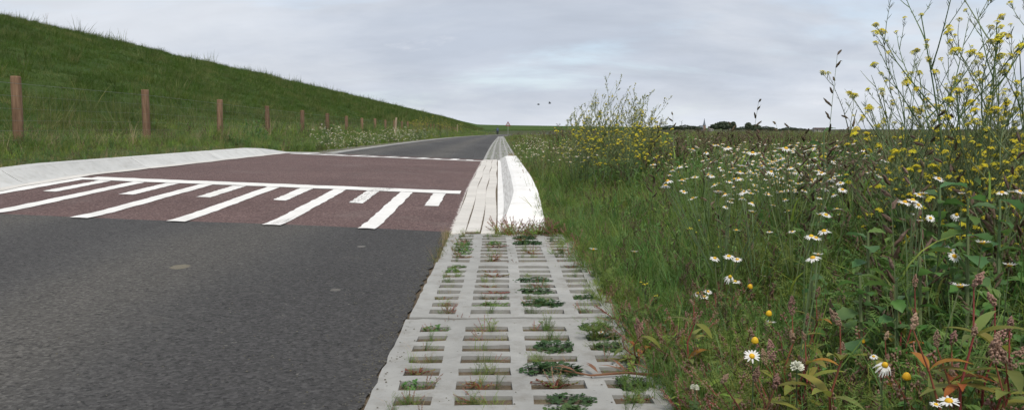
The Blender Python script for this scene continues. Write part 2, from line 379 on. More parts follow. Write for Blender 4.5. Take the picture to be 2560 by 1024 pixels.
M['soil'] = m_soil('sandy_soil', (.075, .058, .040), (.15, .118, .083), (.26, .21, .155), 14)
M['ground'] = m_soil('verge_ground', (.030, .048, .018), (.060, .070, .028), (.115, .095, .055), 2.2)
M['gravel'] = m_soil('gravel_verge', (.09, .085, .06), (.17, .16, .13), (.30, .29, .26), 18)
def m_dike():
    m, t, out = new_mat('dike_turf')
    n = tnoise(t, .35, 7, .7, stretch=(1, .5, 1), dist=.5)
    c = tramp(t, n, [(.22, (.028, .055, .011)), (.5, (.048, .086, .018)), (.68, (.075, .108, .026)), (.85, (.11, .115, .04))])
    f = tnoise(t, 7, 6, .75, stretch=(1, .6, 1))
    c = tmix(t, 1., c, tramp(t, f, [(.25, .55), (.75, 1.45)]), 'MULTIPLY')
    pbsdf(t, out, c, .9, .1, tbump(t, f, .9, .12)); return m
M['dike'] = m_dike()
def m_field():
    m, t, out = new_mat('field')
    n = tnoise(t, .02, 6, .65, stretch=(.25, 1, 1))
    c = tramp(t, n, [(.3, (.036, .050, .022)), (.5, (.055, .066, .030)), (.7, (.075, .062, .042))])
    c = tmix(t, 1., c, tramp(t, tnoise(t, 1.7, 7, .75), [(.25, .6), (.75, 1.4)]), 'MULTIPLY')
    pbsdf(t, out, c, .95, .1, tbump(t, tnoise(t, 6, 6, .75), .8, .15)); return m
M['field'] = m_field()
def m_post():
    m, t, out = new_mat('fence_post_wood')
    g = tnoise(t, 16, 6, .65, stretch=(2.4, 2.4, .22))
    c = tramp(t, g, [(.25, (.090, .055, .034)), (.5, (.190, .118, .074)), (.8, (.31, .212, .142))])
    oi = N(t, 'ShaderNodeObjectInfo'); mr = N(t, 'ShaderNodeMapRange'); mr.inputs[3].default_value = .8; mr.inputs[4].default_value = 1.2
    L(t, oi.outputs['Random'], mr.inputs[0])
    hs = N(t, 'ShaderNodeHueSaturation'); L(t, c, hs.inputs['Color']); L(t, mr.outputs[0], hs.inputs['Value'])
    pbsdf(t, out, hs.outputs[0], .85, .2, tbump(t, g, .6, .012)); return m
M['post'] = m_post()
M['posttop'] = plain('post_end_grain', (.30, .24, .18), .9, .1, .25, 40)
M['palewood'] = plain('pale_wood', (.34, .27, .19), .85, .2, .3, 14)
M['wire'] = plain('galvanised_wire', (.15, .17, .15), .6, .3)
M['steel'] = plain('sign_pole_steel', (.34, .36, .35), .5, .4)
M['signred'] = plain('sign_red', (.22, .02, .025), .5, .3)
M['signwhite'] = plain('sign_white', (.62, .63, .64), .5, .3)
M['black'] = plain('black_rubber', (.015, .015, .016), .6, .3)
M['jacket'] = plain('blue_grey_jacket', (.075, .10, .16), .8, .2)
M['trousers'] = plain('dark_trousers', (.028, .032, .045), .8, .2)
M['skin'] = plain('skin', (.42, .26, .19), .6, .3)
M['hair'] = plain('hair_grey_brown', (.12, .10, .085), .7, .3)
M['bird'] = plain('bird_dark', (.030, .034, .042), .8, .2)
M['spire'] = plain('spire_slate', (.13, .15, .18), .7, .3)
M['brickwall'] = plain('far_brick', (.24, .17, .13), .9, .1)
M['wallwhite'] = plain('far_white_wall', (.34, .33, .31), .9, .1)
M['tile'] = plain('far_roof_tile', (.075, .06, .055), .9, .1)
M['glass'] = plain('far_window_glass', (.05, .06, .075), .15, .5)

# ------------------------------------------------------------------ terrain functions
def lin(a, b, x): return np.clip((np.asarray(x, float) - a) / (b - a), 0, 1)
def sst(a, b, x):
    q = lin(a, b, x); return q * q * (3 - 2 * q)
def bump_y(Y): return .07 * (lin(5.75, 8.15, Y) - lin(15.95, 18.4, Y))
def prof(Y): return -.7 * sst(16, 190, Y)
def zroad(X, Y): return .04 * np.maximum(0, -np.asarray(X, float) - .33) + bump_y(Y) + prof(Y)
def road_shift(Y): return .30 * sst(20, 110, Y) + 9.0 * lin(120, 260, Y) ** 2 * 2.2      # the road swings gently to the right far away
def road_left(Y): return -4.28 + .52 * sst(15.6, 18.2, Y) - .25 * sst(30, 110, Y)
def wob(X, Y, s=1.): return (np.sin(X * 1.7 * s + 1.3) * np.cos(Y * 1.1 * s + .4) + .5 * np.sin(X * 4.1 * s + Y * 2.7 * s)) / 1.5
def ground(X, Y):
    X = np.asarray(X, float); Y = np.asarray(Y, float)
    p = prof(Y); xs = X - road_shift(Y)
    right = p - .015 - .10 * sst(1.0, 3.2, xs) - .30 * sst(4, 16, xs) - .25 * sst(16, 60, xs) + .012 * wob(X, Y, 2.3)
    kerbed = 1 - sst(15.2, 17.5, Y)
    zl = zroad(-4.3, Y)
    left = zl + kerbed * .085 - (1 - kerbed) * .02 + (.48 - zl - kerbed * .085) * sst(-4.7, -6.9, xs) * (1 - .6 * sst(40, 160, Y)) + .015 * wob(X, Y, 1.9)
    under = zroad(np.minimum(xs, -.33), Y) - .16
    return np.where(xs >= .32, right, np.where(xs <= road_left(Y) - np.where(Y < 16.5, .36, .24), left, under))

# ------------------------------------------------------------------ ground
def grid_mesh(name, xs, ys, fz, mat, shift=False, smooth=True):
    XX, YY = np.meshgrid(xs, ys)
    if shift: XX = XX + road_shift(YY)
    ZZ = fz(XX, YY); nx, ny = len(xs), len(ys)
    v = np.stack([XX.ravel(), YY.ravel(), ZZ.ravel()], 1)
    i = np.arange(nx * ny).reshape(ny, nx)
    f = np.stack([i[:-1, :-1].ravel(), i[:-1, 1:].ravel(), i[1:, 1:].ravel(), i[1:, :-1].ravel()], 1)
    me = bpy.data.meshes.new(name); me.from_pydata(v.tolist(), [], f.tolist()); me.materials.append(mat)
    if smooth: me.polygons.foreach_set('use_smooth', [True] * len(f))
    me.update(); return me
ysn = np.concatenate([np.arange(-4, 24, .25), np.arange(24, 60, 1.), np.arange(60, 280, 4.)])
xr = np.concatenate([np.arange(.33, 4, .12), np.arange(4, 12, .5), np.arange(12, 62, 4)])
struct('verge_ground', grid_mesh('verge_ground', xr, ysn, ground, M['ground'], True))
def left_ground(X, Y): return ground(X, Y)
def left_grid():
    qs = np.concatenate([np.linspace(0, 3, 22), np.linspace(3.3, 22, 14)])
    QQ, YY = np.meshgrid(qs, ysn)
    XX = road_left(YY) - np.where(YY < 16.5, .37, .25) - QQ + road_shift(YY); ZZ = ground(XX, YY)
    nx, ny = len(qs), len(ysn); v = np.stack([XX.ravel(), YY.ravel(), ZZ.ravel()], 1); i = np.arange(nx * ny).reshape(ny, nx)
    f = np.stack([i[:-1, :-1].ravel(), i[1:, :-1].ravel(), i[1:, 1:].ravel(), i[:-1, 1:].ravel()], 1)
    me = bpy.data.meshes.new('berm'); me.from_pydata(v.tolist(), [], f.tolist()); me.materials.append(M['ground']); me.materials.append(M['gravel'])
    me.polygons.foreach_set('material_index', [1 if (k % (nx - 1)) < 5 and (k // (nx - 1)) > 80 else 0 for k in range(len(f))])
    me.polygons.foreach_set('use_smooth', [True] * len(f)); me.update(); return me
struct('berm', left_grid())
# the wide polder floor out to the horizon
fx = np.array([-9000, -3000, -900, -300, -120, -60, -30, 0, 30, 60, 120, 300, 900, 3000, 9000.]); fy = np.array([-600, -60, 0, 60, 150, 300, 600, 1200, 2500, 5000, 12000.])
struct('field', grid_mesh('field', fx, fy, lambda X, Y: np.full_like(X, -1.55), M['field']))

# ------------------------------------------------------------------ road
def road_strip(name, y0, y1, dz, mat, xr_=-.33, step=.2, left=None):
    ys = np.arange(y0, y1 + 1e-6, step) if y1 - y0 < 60 else np.concatenate([np.arange(y0, y0 + 10, .06), np.arange(y0 + 10, y0 + 40, .5), np.arange(y0 + 40, y1, 3.)])
    ys[-1] = y1 if y1 - ys[-1] < step else ys[-1]
    qs = np.linspace(0, 1, 12)
    QQ, YY = np.meshgrid(qs, ys)
    lf = road_left(YY) if left is None else left(YY)
    XX = lf + (xr_ - lf) * QQ
    ZZ = zroad(XX, YY) + dz; XX = XX + road_shift(YY)
    nx, ny = len(qs), len(ys); v = np.stack([XX.ravel(), YY.ravel(), ZZ.ravel()], 1); i = np.arange(nx * ny).reshape(ny, nx)
    f = np.stack([i[:-1, :-1].ravel(), i[:-1, 1:].ravel(), i[1:, 1:].ravel(), i[1:, :-1].ravel()], 1)
    if name == 'road': v[nx - 1::nx, 0] += -.012 + rng.normal(0, .007, ny) * (v[nx - 1::nx, 1] < 5.4)
    me = bpy.data.meshes.new(name); me.from_pydata(v.tolist(), [], f.tolist()); me.materials.append(mat)
    me.polygons.foreach_set('use_smooth', [True] * len(f)); me.update(); return struct(name, me)
road_strip('road', -4, 280, 0, M['asphalt'])
# red surfacing of the speed table, its near edge a little uneven
red = road_strip('red_speed_table', 5.43, 18.4, .004, M['red'], -.318)
for vtx in red.data.vertices:
    if vtx.co.y < 5.44:
        vtx.co.z -= .006; vtx.co.y += .03 * math.sin(vtx.co.x * 3.1) + .012 * math.sin(vtx.co.x * 17)

def marking(name, quad, dz=.008, nx=2, ny=26):
    """painted sheet that follows the road surface; quad = x0,x1,y0,y1"""
    x0, x1, y0, y1 = quad; mb = MB(); vs = []; fs = []
    for j in range(ny + 1):
        for i in range(nx + 1):
            x = x0 + (x1 - x0) * i / nx; y = y0 + (y1 - y0) * j / ny
            if i in (0, nx): x += random.uniform(-.006, .006)
            if j in (0, ny): y += random.uniform(-.016, .016)
            vs.append((x, y, float(zroad(x, y)) + dz))
    w = nx + 1
    for j in range(ny):
        for i in range(nx): fs.append((j * w + i, j * w + i + 1, (j + 1) * w + i + 1, (j + 1) * w + i))
    mb.add(vs, fs); return struct(name, mb.mesh(name, M['paint']))
ln = marking('road_marking', (-4.02, -.37, 7.81, 8.09), .010, 40, 2)
x = -.57
for k in range(11):
    # bars alternate short and long down the ramp
    y0 = 6.82 if k % 2 == 0 else 5.42
    marking('road_marking', (x - .06, x + .06, y0, 7.80)); x -= .323
marking('road_marking', (-4.16, -4.03, 5.0, 8.0))
marking('road_marking', (-4.05, -.30, 15.62, 15.86), .010, 40, 2)
x = -.57
for k in range(11):
    marking('road_marking', (x - .07, x + .07, 15.87, 16.6 + .9 * (k % 2)), .009); x -= .323

# ------------------------------------------------------------------ verge of grass concrete slabs
SLAB_L, SLAB_W = 1.235, .80
CB = [0, .066, .166, .222, .374, .426, .578, .634, .734, .80]     # column bounds, odd intervals are holes
def make_slab():
    rows = [0, .058]
    for k in range(9):
        rows += [rows[-1] + .070, rows[-1] + .124]
    rows[-1] = SLAB_L - .008
    # finer columns so that the ends can be wavy
    cols = []
    for a, b in zip(CB[:-1], CB[1:]): cols += [a, (a + b) / 2]
    cols.append(CB[-1])
    hole = lambda i, j: (j % 2 == 1) and ((i // 2) % 2 == 1)
    mb = MB(); vid = {}; jit = {}; T = .0; B = -.11
    wave = lambda x: .010 * math.sin(x / .80 * math.pi * 5.2 + .6)
    def V(i, j, z):
        k = (i, j, z)
        if k not in vid:
            y = rows[j] + (wave(cols[i]) if j in (0, len(rows) - 1) else 0)
            vid[k] = len(mb.v); jj = jit.setdefault((i, j), (random.uniform(-.0028, .0028), random.uniform(-.0028, .0028), random.uniform(-.0018, .0012))); mb.v.append((cols[i] + jj[0], y + jj[1], z + jj[2]))
        return vid[k]
    ni, nj = len(cols) - 1, len(rows) - 1
    def F(*a): mb.f.append(a); mb.m.append(0)
    for i in range(ni):
        for j in range(nj):
            if not hole(i, j): F(V(i, j, T), V(i + 1, j, T), V(i + 1, j + 1, T), V(i, j + 1, T))
            else:
                if not hole(i - 1, j): F(V(i, j, T), V(i, j + 1, T), V(i, j + 1, B), V(i, j, B))
                if not hole(i + 1, j): F(V(i + 1, j, T), V(i + 1, j, B), V(i + 1, j + 1, B), V(i + 1, j + 1, T))
                F(V(i, j, T), V(i, j, B), V(i + 1, j, B), V(i + 1, j, T))
                F(V(i, j + 1, T), V(i + 1, j + 1, T), V(i + 1, j + 1, B), V(i, j + 1, B))
    for i in range(ni):
        F(V(i, 0, T), V(i, 0, B), V(i + 1, 0, B), V(i + 1, 0, T)); F(V(i, nj, T), V(i + 1, nj, T), V(i + 1, nj, B), V(i, nj, B))
    for j in range(nj):
        F(V(0, j, T), V(0, j + 1, T), V(0, j + 1, B), V(0, j, B)); F(V(ni, j, T), V(ni, j, B), V(ni, j + 1, B), V(ni, j + 1, T))
    return mb.mesh('paving_slab', M['slab']), rows
slab_me, slab_rows = make_slab()
for md in (slab_me,): md.update()
verge = thing('slab_verge', 'strip of pale grey perforated concrete slabs between asphalt and wild flower verge', 'paving')
near_slabs = []
ys0 = [2.900 - 2 * SLAB_L, 2.900 - SLAB_L, 2.900, 2.900 + SLAB_L]
for k, y in enumerate(ys0):
    ox, rz, tz = [(0, 0, 0), (.0, .004, 0), (.006, -.005, .006), (.016, .006, -.003)][k]
    ln_ = SLAB_L - (.0 if k < 3 else 0)
    o = place('slab', slab_me, verge, (-.335 + ox, y + .004, .004 + tz), (0, 0, rz), (1, 1 if k < 3 else .99, 1)); near_slabs.append(o)
soil = MB()
soil.box(-.36, .50, -4, 5.36, -.2, -.008)
struct('soil_bed', soil.mesh('soil_bed', M['soil']))
# the same strip goes on beyond the speed table, far down the road
far_verge = thing('slab_verge', 'long strip of perforated concrete slabs running far down the right road edge', 'paving')
y = 18.35
while y < 175:
    o = place('slab', slab_me, far_verge, (-.335 + float(road_shift(y)), y, float(prof(y)) + .012), (-.0044 * float(lin(20, 60, y)), 0, -math.atan(float(road_shift(y + 1) - road_shift(y - 1)) / 2))); y += SLAB_L
ysf = np.concatenate([np.arange(18.2, 60, 2.), np.arange(60, 180, 6)])
struct('soil_bed', grid_mesh('soil_far', np.array([-.33, .48]), ysf, lambda X, Y: prof(Y) - .028, M['soil'], True))
# pale concrete band along the far left edge of the road
edge = thing('edge_band', 'narrow pale concrete band along the far left edge of the asphalt', 'paving')
y = 18.6
while y < 190:
    st = 2.0
    mb = MB(); pts = []
    for yy in (y + .01, y + st - .01):
        xl = float(road_left(yy)) + float(road_shift(yy)); zz = float(zroad(road_left(yy), yy))
        pts.append((xl, yy, zz))
    (xa, ya, za), (xb, yb, zb) = pts
    mb.add([(xa - .24, ya, za + .022), (xa + .01, ya, za + .016), (xb + .01, yb, zb + .016), (xb - .24, yb, zb + .022), (xa - .24, ya, za - .1), (xa + .01, ya, za - .1), (xb + .01, yb, zb - .1), (xb - .24, yb, zb - .1)],
           [(0, 1, 2, 3), (4, 5, 1, 0), (5, 6, 2, 1), (6, 7, 3, 2), (7, 4, 0, 3)])
    place('slab', mb.mesh('edge_slab', M['slab']), edge); y += st

# ------------------------------------------------------------------ right kerb and gutter bricks
gut = thing('brick_gutter', 'three rows of white painted bricks beside the red speed table', 'gutter')
bm_ = MB()
def bev_box(mb, x0, x1, y0, y1, z0, z1, b):
    vs = [(x0, y0, z0), (x1, y0, z0), (x1, y1, z0), (x0, y1, z0), (x0, y0, z1 - b), (x1, y0, z1 - b), (x1, y1, z1 - b), (x0, y1, z1 - b),
          (x0 + b, y0 + b, z1), (x1 - b, y0 + b, z1), (x1 - b, y1 - b, z1), (x0 + b, y1 - b, z1)]
    mb.add(vs, [(0, 1, 5, 4), (1, 2, 6, 5), (2, 3, 7, 6), (3, 0, 4, 7), (4, 5, 9, 8), (5, 6, 10, 9), (6, 7, 11, 10), (7, 4, 8, 11), (8, 9, 10, 11)])
bev_box(bm_, -.0478, .0478, -.0999, .0999, -.08, 0, .0035)
brick_me = bm_.mesh('brick', M['gutter'])
for r in range(3):
    y = 5.42 + (.1 if r % 2 else 0)
    while y < 17.5:
        xx = -.266 + r * .1 + .006 * math.sin(y * 1.9 + r)
        zz = float(zroad(-.3, y)) + .012 + random.uniform(-.0015, .0015)
        place('brick', brick_me, gut, (xx, y, zz), (math.atan(float(bump_y(y + .1) - bump_y(y - .1)) / .2), 0, random.uniform(-.012, .012))); y += .201
struct('mortar_bed', grid_mesh('mortar_bed', np.array([-.325, .0]), np.arange(5.33, 17.7, .2), lambda X, Y: zroad(X * 0 - .3, Y) + .002, M['soil']))
# raised kerb: battered face, flat white top, tapering out at both ends
kr = thing('kerb', 'raised white painted kerb with sloping face beside the wild flower verge', 'kerb')
def kerb_h(y): return .135 * float(sst(5.25, 7.0, y)) * (1 - float(sst(14.6, 16.6, y)))
def kerb_piece(y0, y1, prof_fn, n=4):
    mb = MB(); ring = None
    for j in range(n + 1):
        y = y0 + (y1 - y0) * j / n
        pts = prof_fn(y); k = len(pts); o = len(mb.v); mb.v.extend(pts)
        if ring is not None:
            for i in range(k - 1): mb.f.append((ring + i, ring + i + 1, o + i + 1, o + i)); mb.m.append(0)
        else: mb.f.append(tuple(range(o + k - 1, o - 1, -1))); mb.m.append(0)
        ring = o
    mb.f.append(tuple(range(ring, ring + k))); mb.m.append(0)
    return mb
def rprof(y):
    b = float(zroad(-.3, y)) + .010; h = max(.006, kerb_h(y)); s = h / .135
    return [(.34, y, b - .15), (.34, y, b + h), (.02 + .115 * s + .03, y, b + h), (.02 + .115 * s, y, b + h - .008 * s), (.02 + .03 * s, y, b + h * .14), (-.004, y, b), (-.004, y, b - .15)]
y = 5.36
for k in range(12):
    o = place('kerb_stone', kerb_piece(y + .005, y + .955, rprof, 6).mesh('kerb_stone', M['whitekerb']), kr); y += .96

# ------------------------------------------------------------------ left kerb
kl = thing('kerb', 'long pale concrete kerb with sloping face below the grass berm', 'kerb')
def lx(y): return float(road_left(y))
def lprof(y):
    e = float(sst(14.7, 17.3, y)); h = .118 * (1 - e) + .008
    x = lx(y); b = float(zroad(x, y))
    return [(x + .03, y, b - .15), (x + .03, y, b + .012), (x - .02, y, b + .018), (x - .05, y, b + .03), (x - .17 - .02 * (1 - e), y, b + h - .01), (x - .20, y, b + h), (x - .40, y, b + h + .004), (x - .40, y, b - .15)]
y = 2.2
for k in range(6):
    ll = 2.55
    place('kerb_stone', kerb_piece(y + .007, y + ll - .007, lprof, 14).mesh('kerb_stone', M['kerb']), kl); y += ll
gl = thing('gutter_band', 'white painted gutter band at the foot of the long kerb', 'gutter')
y = 2.2
while y < 17.2:
    mb = MB(); vs = []
    n = 4
    for j in range(n + 1):
        yy = y + .004 + (1.492) * j / n; x = lx(yy); zz = float(zroad(x + .1, yy)) + .013
        w = .13 + .02 * math.sin(yy * 5) + random.uniform(-.012, .012)
        vs += [(x + .028, yy, zz + .004), (x + w, yy, zz - .003)]
    mb.add(vs, [(2 * j, 2 * j + 1, 2 * j + 3, 2 * j + 2) for j in range(n)]); place('slab', mb.mesh('gutter_slab', M['gutter']), gl); y += 1.5

# ------------------------------------------------------------------ dike
def dike_path():
    pts = [(Vector((0, y, 0)), 0.) for y in list(np.arange(-60, 60, 4.)) + list(np.arange(60, 300, 12.)) + list(np.arange(300, 960, 30.))]
    x, y, a = 0., 960., 0.
    while a < R(19.5): x += 20 * math.sin(a); y += 20 * math.cos(a); a += 20 / 700.; pts.append((Vector((x, y, 0)), a))
    for k in range(60): x += 80 * math.sin(a); y += 80 * math.cos(a); pts.append((Vector((x, y, 0)), a))
    return pts
DX = np.concatenate([np.array([-60, -40, -31.5, -29.5, -28.]), np.arange(-27., -6.5, .5), np.array([-6.6, -5.5, -4.5])])
def dike_z(x):
    s = .48 + (-6.9 - x) * .333
    top = 6.75
    q = np.minimum(s, top) - .28 * np.exp(-((s - top) / .45) ** 2)     # rounded shoulder
    back = top - (-29.5 - x) * .30
    return np.where(x < -29.5, back, np.where(x > -6.9, .48 + (-6.9 - x) * 1.6, q))
def dike_relief(x, y): return (.10 * wob(x * .35, y * .16) + .05 * wob(x * .9 + 3, y * .5)) * sst(-7.2, -9.5, x)
def dike_mesh():
    P = dike_path(); v = []; nx = len(DX)
    for p, a in P:
        for x in DX:
            z = float(dike_z(x)) + float(dike_relief(x, p.y))
            v.append((p.x + x * math.cos(a), p.y - x * math.sin(a), z))
    ny = len(P); i = np.arange(nx * ny).reshape(ny, nx)
    f = np.stack([i[:-1, :-1].ravel(), i[:-1, 1:].ravel(), i[1:, 1:].ravel(), i[1:, :-1].ravel()], 1)
    me = bpy.data.meshes.new('dike'); me.from_pydata(v, [], f.tolist()); me.materials.append(M['dike'])
    me.polygons.foreach_set('use_smooth', [True] * len(f)); me.update(); return me
struct('dike', dike_mesh())

# ------------------------------------------------------------------ growing things: clumps for the uncounted cover
def tuft(n, h, w, spread, lean, curve, m=0, segs=3):
    mb = MB()
    for k in range(n):
        a = random.uniform(0, 6.283); r = spread * math.sqrt(random.random())
        mb.blade((r * math.cos(a), r * math.sin(a), -.02), a + random.uniform(-.9, .9), h * random.uniform(.55, 1.1), w * random.uniform(.7, 1.3),
                 random.uniform(.02, lean), random.uniform(.2, curve), segs, m, random.uniform(-.6, .6))
    return mb
def leafy_weed(h, nl, ll, lw, mstem=1, m=0, branches=3):
    mb = MB()
    for b in range(branches):
        a = random.uniform(0, 6.283); ln_ = random.uniform(.1, .5); hh = h * random.uniform(.6, 1.05)
        pts = [Vector((0, 0, 0)) + Vector((math.cos(a) * ln_ * t * hh, math.sin(a) * ln_ * t * hh, hh * t)) for t in (0, .35, .7, 1)]
        mb.tube(pts, [.003, .0026, .002, .001], 3, mstem, False)
        for k in range(nl):
            t = random.uniform(.15, 1.); i = min(2, int(t * 3)); p = pts[i].lerp(pts[i + 1], t * 3 - i if t < 1 else 1)
            q = k * 2.4 + random.uniform(-.5, .5); s = random.uniform(.6, 1.15) * (1.1 - .5 * t)
            mb.leaf(p, (math.cos(q), math.sin(q), random.uniform(.15, .9)), ll * s, lw * s, random.uniform(.3, 1.1), .3, 3, m)
    return mb
def feathery(h, n, m=0):
    mb = MB()
    for k in range(n):
        a = random.uniform(0, 6.283); le = random.uniform(.1, .7); hh = h * random.uniform(.5, 1.05)
        top = Vector((math.cos(a) * le * hh, math.sin(a) * le * hh, hh)); mb.tube([(0, 0, -.02), top * .5 + Vector((0, 0, .02)), top], [.0022, .0018, .001], 3, m, False)
        for j in range(9):
            p = top * random.uniform(.2, 1.0); q = random.uniform(0, 6.283); d = Vector((math.cos(q), math.sin(q), random.uniform(-.1, .8))).normalized()
            ll = random.uniform(.03, .055); e = p + d * ll; sd = d.cross(Vector((0, 0, 1))).normalized()
            mb.add([p - sd * .0008, p + sd * .0008, e], [(0, 1, 2)], m)
            for i in range(4):
                b = p.lerp(e, .3 + i * .18)
                for sg in (-1, 1):
                    c = b + (d * .5 + sd * sg + Vector((0, 0, random.uniform(-.2, .4)))).normalized() * ll * .34
                    mb.add([b - d * .0012, b + d * .0012, c], [(0, 1, 2)], m)
    return mb
def seed_stalk(h, n=1, lean=.35, m_st=0, m_seed=1, size=1., nod=.9):
    """cockspur-like grass: stem, drooping panicle of dark spikes"""
    mb = MB()
    for s in range(n):
        a = random.uniform(0, 6.283); le = random.uniform(.05, lean); hh = h * random.uniform(.8, 1.05)
        pts = []; p = Vector((0, 0, -.02)); ang = le * .5
        for i in range(7):
            pts.append(p.copy()); p = p + Vector((math.cos(a) * math.sin(ang), math.sin(a) * math.sin(ang), math.cos(ang))) * hh / 6; ang += le * .2 * (1 + i * nod * .35)
        mb.tube(pts, [.0024, .0022, .002, .0018, .0015, .0012, .0008], 3, m_st, False)
        for i in range(9):
            t = .60 + .40 * i / 8; f = t * 6; j = min(5, int(f)); q = pts[j].lerp(pts[j + 1], f - j)
            b = random.uniform(0, 6.283) if i < 8 else a; tg = (pts[j + 1] - pts[j]).normalized()
            d = (tg * random.uniform(.5, 1.1) + Vector((math.cos(b), math.sin(b), -.1)) * random.uniform(.4, .9)).normalized()
            ll = random.uniform(.028, .05) * size * (1.15 - .5 * (i / 8))
            mb.spindle(q, q + d * ll, .0042 * size, 5, m_seed, (.2, .85, 1., .95, .7, .2), .0012 * size)
            for w in range(5):
                r = q + d * ll * random.uniform(.15, .95); e = r + Vector((random.uniform(-1, 1), random.uniform(-1, 1), random.uniform(-.6, 1))) * .007 * size
                mb.add([r, r + d * .003 * size, e], [(0, 1, 2)], m_seed)
    return mb
def red_weed(h, n=4):
    mb = MB()
    for b in range(n):
        a = random.uniform(0, 6.283); le = random.uniform(.4, 1.2); hh = h * random.uniform(.6, 1.)
        pts = [Vector((math.cos(a) * le * t * hh, math.sin(a) * le * t * hh, hh * t)) for t in (0, .4, .75, 1)]
        mb.tube(pts, [.0028, .0024, .002, .0012], 3, 0, False)
        for k in range(26):
            t = random.uniform(.62, 1.); q = pts[0].lerp(pts[3], t); mb.octa(q + Vector((random.uniform(-1, 1), random.uniform(-1, 1), random.uniform(-1, 1))) * .0075, .0030, 1, (1, 1, 1.5))
        for k in range(5):
            t = random.uniform(.1, .7); q = random.uniform(0, 6.283); mb.leaf(pts[0].lerp(pts[3], t), (math.cos(q), math.sin(q), .4), random.uniform(.03, .06), .012, .8, .2, 3, 2)
    return mb
def clover_clump(r, h, n=26):
    mb = MB()
    for k in range(n):
        a = random.uniform(0, 6.283); q = r * math.sqrt(random.random()); hh = h * random.uniform(.5, 1) * (1.1 - .5 * q / r)
        c = Vector((q * math.cos(a), q * math.sin(a), hh)); mb.tube([(q * .7 * math.cos(a), q * .7 * math.sin(a), -.02), c], .0008, 3, 0, False)
        b = random.uniform(0, 6.283); s = random.uniform(.006, .0125)
        tl = Vector((random.uniform(-.5, .5), random.uniform(-.5, .5), 1)).normalized()
        for j in range(3):
            g = b + j * 2.094; d = Vector((math.cos(g), math.sin(g), 0)); d = (d - tl * d.dot(tl)).normalized(); sd = tl.cross(d)
            mb.add([c, c + d * s * .55 - sd * s * .5, c + d * s * 1.05 - sd * s * .3, c + d * s * 1.05 + sd * s * .3, c + d * s * .55 + sd * s * .5], [(0, 1, 2, 3, 4)], 0)
    return mb

PROTO = {}
def protos(colname, items):
    c = bpy.data.collections.new(colname)
    for k, (mb, mats) in enumerate(items):
        o = bpy.data.objects.new('%s_%02d' % (colname, k), mb.mesh('%s_%02d' % (colname, k), mats)); c.objects.link(o)
    return c
def scatter(name, coll, pts, rot, scl, var, label, cat):
    me = bpy.data.meshes.new(name); me.from_pydata(np.asarray(pts).tolist(), [], [])
    for nm, ty, dat in (('rot', 'FLOAT_VECTOR', np.asarray(rot, np.float32)), ('scl', 'FLOAT_VECTOR', np.asarray(scl, np.float32)), ('var', 'INT', np.asarray(var, np.int32))):
        at_ = me.attributes.new(nm, ty, 'POINT')
        at_.data.foreach_set('vector' if ty == 'FLOAT_VECTOR' else 'value', dat.ravel())
    o = place(name, me); ng = bpy.data.node_groups.new(name, 'GeometryNodeTree')
    ng.interface.new_socket('Geometry', in_out='INPUT', socket_type='NodeSocketGeometry'); ng.interface.new_socket('Geometry', in_out='OUTPUT', socket_type='NodeSocketGeometry')
    gi = N(ng, 'NodeGroupInput'); go = N(ng, 'NodeGroupOutput'); ip = N(ng, 'GeometryNodeInstanceOnPoints'); ci = N(ng, 'GeometryNodeCollectionInfo')
    ci.inputs['Collection'].default_value = coll; ci.inputs['Separate Children'].default_value = True; ci.inputs['Reset Children'].default_value = True
    def attr(nm, ty):
        a = N(ng, 'GeometryNodeInputNamedAttribute', data_type=ty); a.inputs['Name'].default_value = nm; return a.outputs['Attribute']
    er = N(ng, 'FunctionNodeEulerToRotation'); L(ng, attr('rot', 'FLOAT_VECTOR'), er.inputs[0])
    L(ng, gi.outputs[0], ip.inputs['Points']); L(ng, ci.outputs[0], ip.inputs['Instance']); ip.inputs['Pick Instance'].default_value = True
    L(ng, attr('var', 'INT'), ip.inputs['Instance Index']); L(ng, er.outputs[0], ip.inputs['Rotation']); L(ng, attr('scl', 'FLOAT_VECTOR'), ip.inputs['Scale'])
    L(ng, ip.outputs[0], go.inputs[0])
    md = o.modifiers.new('cover', 'NODES'); md.node_group = ng
    return tag(o, label, cat, None, 'stuff')
def rand_rot(n, tilt=.15): return np.stack([rng.normal(0, tilt, n), rng.normal(0, tilt, n), rng.uniform(0, 6.283, n)], 1)

# --- dike turf
dk = protos('dike_clump', [(tuft(22, .13, .006, .10, .7, 1.3), [M['dike_a']]), (tuft(22, .10, .006, .12, .9, 1.5), [M['dike_a']]), (tuft(18, .15, .0055, .09, .6, 1.2), [M['dike_b']]),
                           (tuft(16, .24, .006, .08, .5, 1.0), [M['dike_b']]), (seed_stalk(.42, 3, .4, 0, 0, .7), [M['straw']])])
def dike_points(n):
    # more tufts where the slope is near, fewer and larger far off
    Y = 6.5 * (420 / 6.5) ** rng.random(n); x = rng.uniform(-27.2, -6.9, n)
    z = dike_z(x) + dike_relief(x, Y)
    d = np.sqrt(x * x + Y * Y)
    s = (.95 + .018 * np.clip(d - 12, 0, 80)) * rng.uniform(.65, 1.3, n)
    pat = wob(x * .5, Y * .28) + .6 * wob(x * 1.3 + 2, Y * .7) + rng.normal(0, .45, n)
    var = np.where(pat > .75, 2, np.where(pat < -.2, 1, 0)); var = np.where((rng.random(n) < .05), 3, var)
    low = x > -9.5; var = np.where(low & (rng.random(n) < .25), 3, var)
    top = x < -24.6; var = np.where(top & (rng.random(n) < .09), 4, var); s = np.where(var == 4, rng.uniform(.5, .95, n), s)
    rot = np.stack([rng.normal(0, .12, n), .3 + rng.normal(0, .15, n), rng.uniform(0, 6.283, n)], 1)
    return np.stack([x, Y, z], 1), rot, np.stack([s, s, s * rng.uniform(.8, 1.2, n)], 1), var
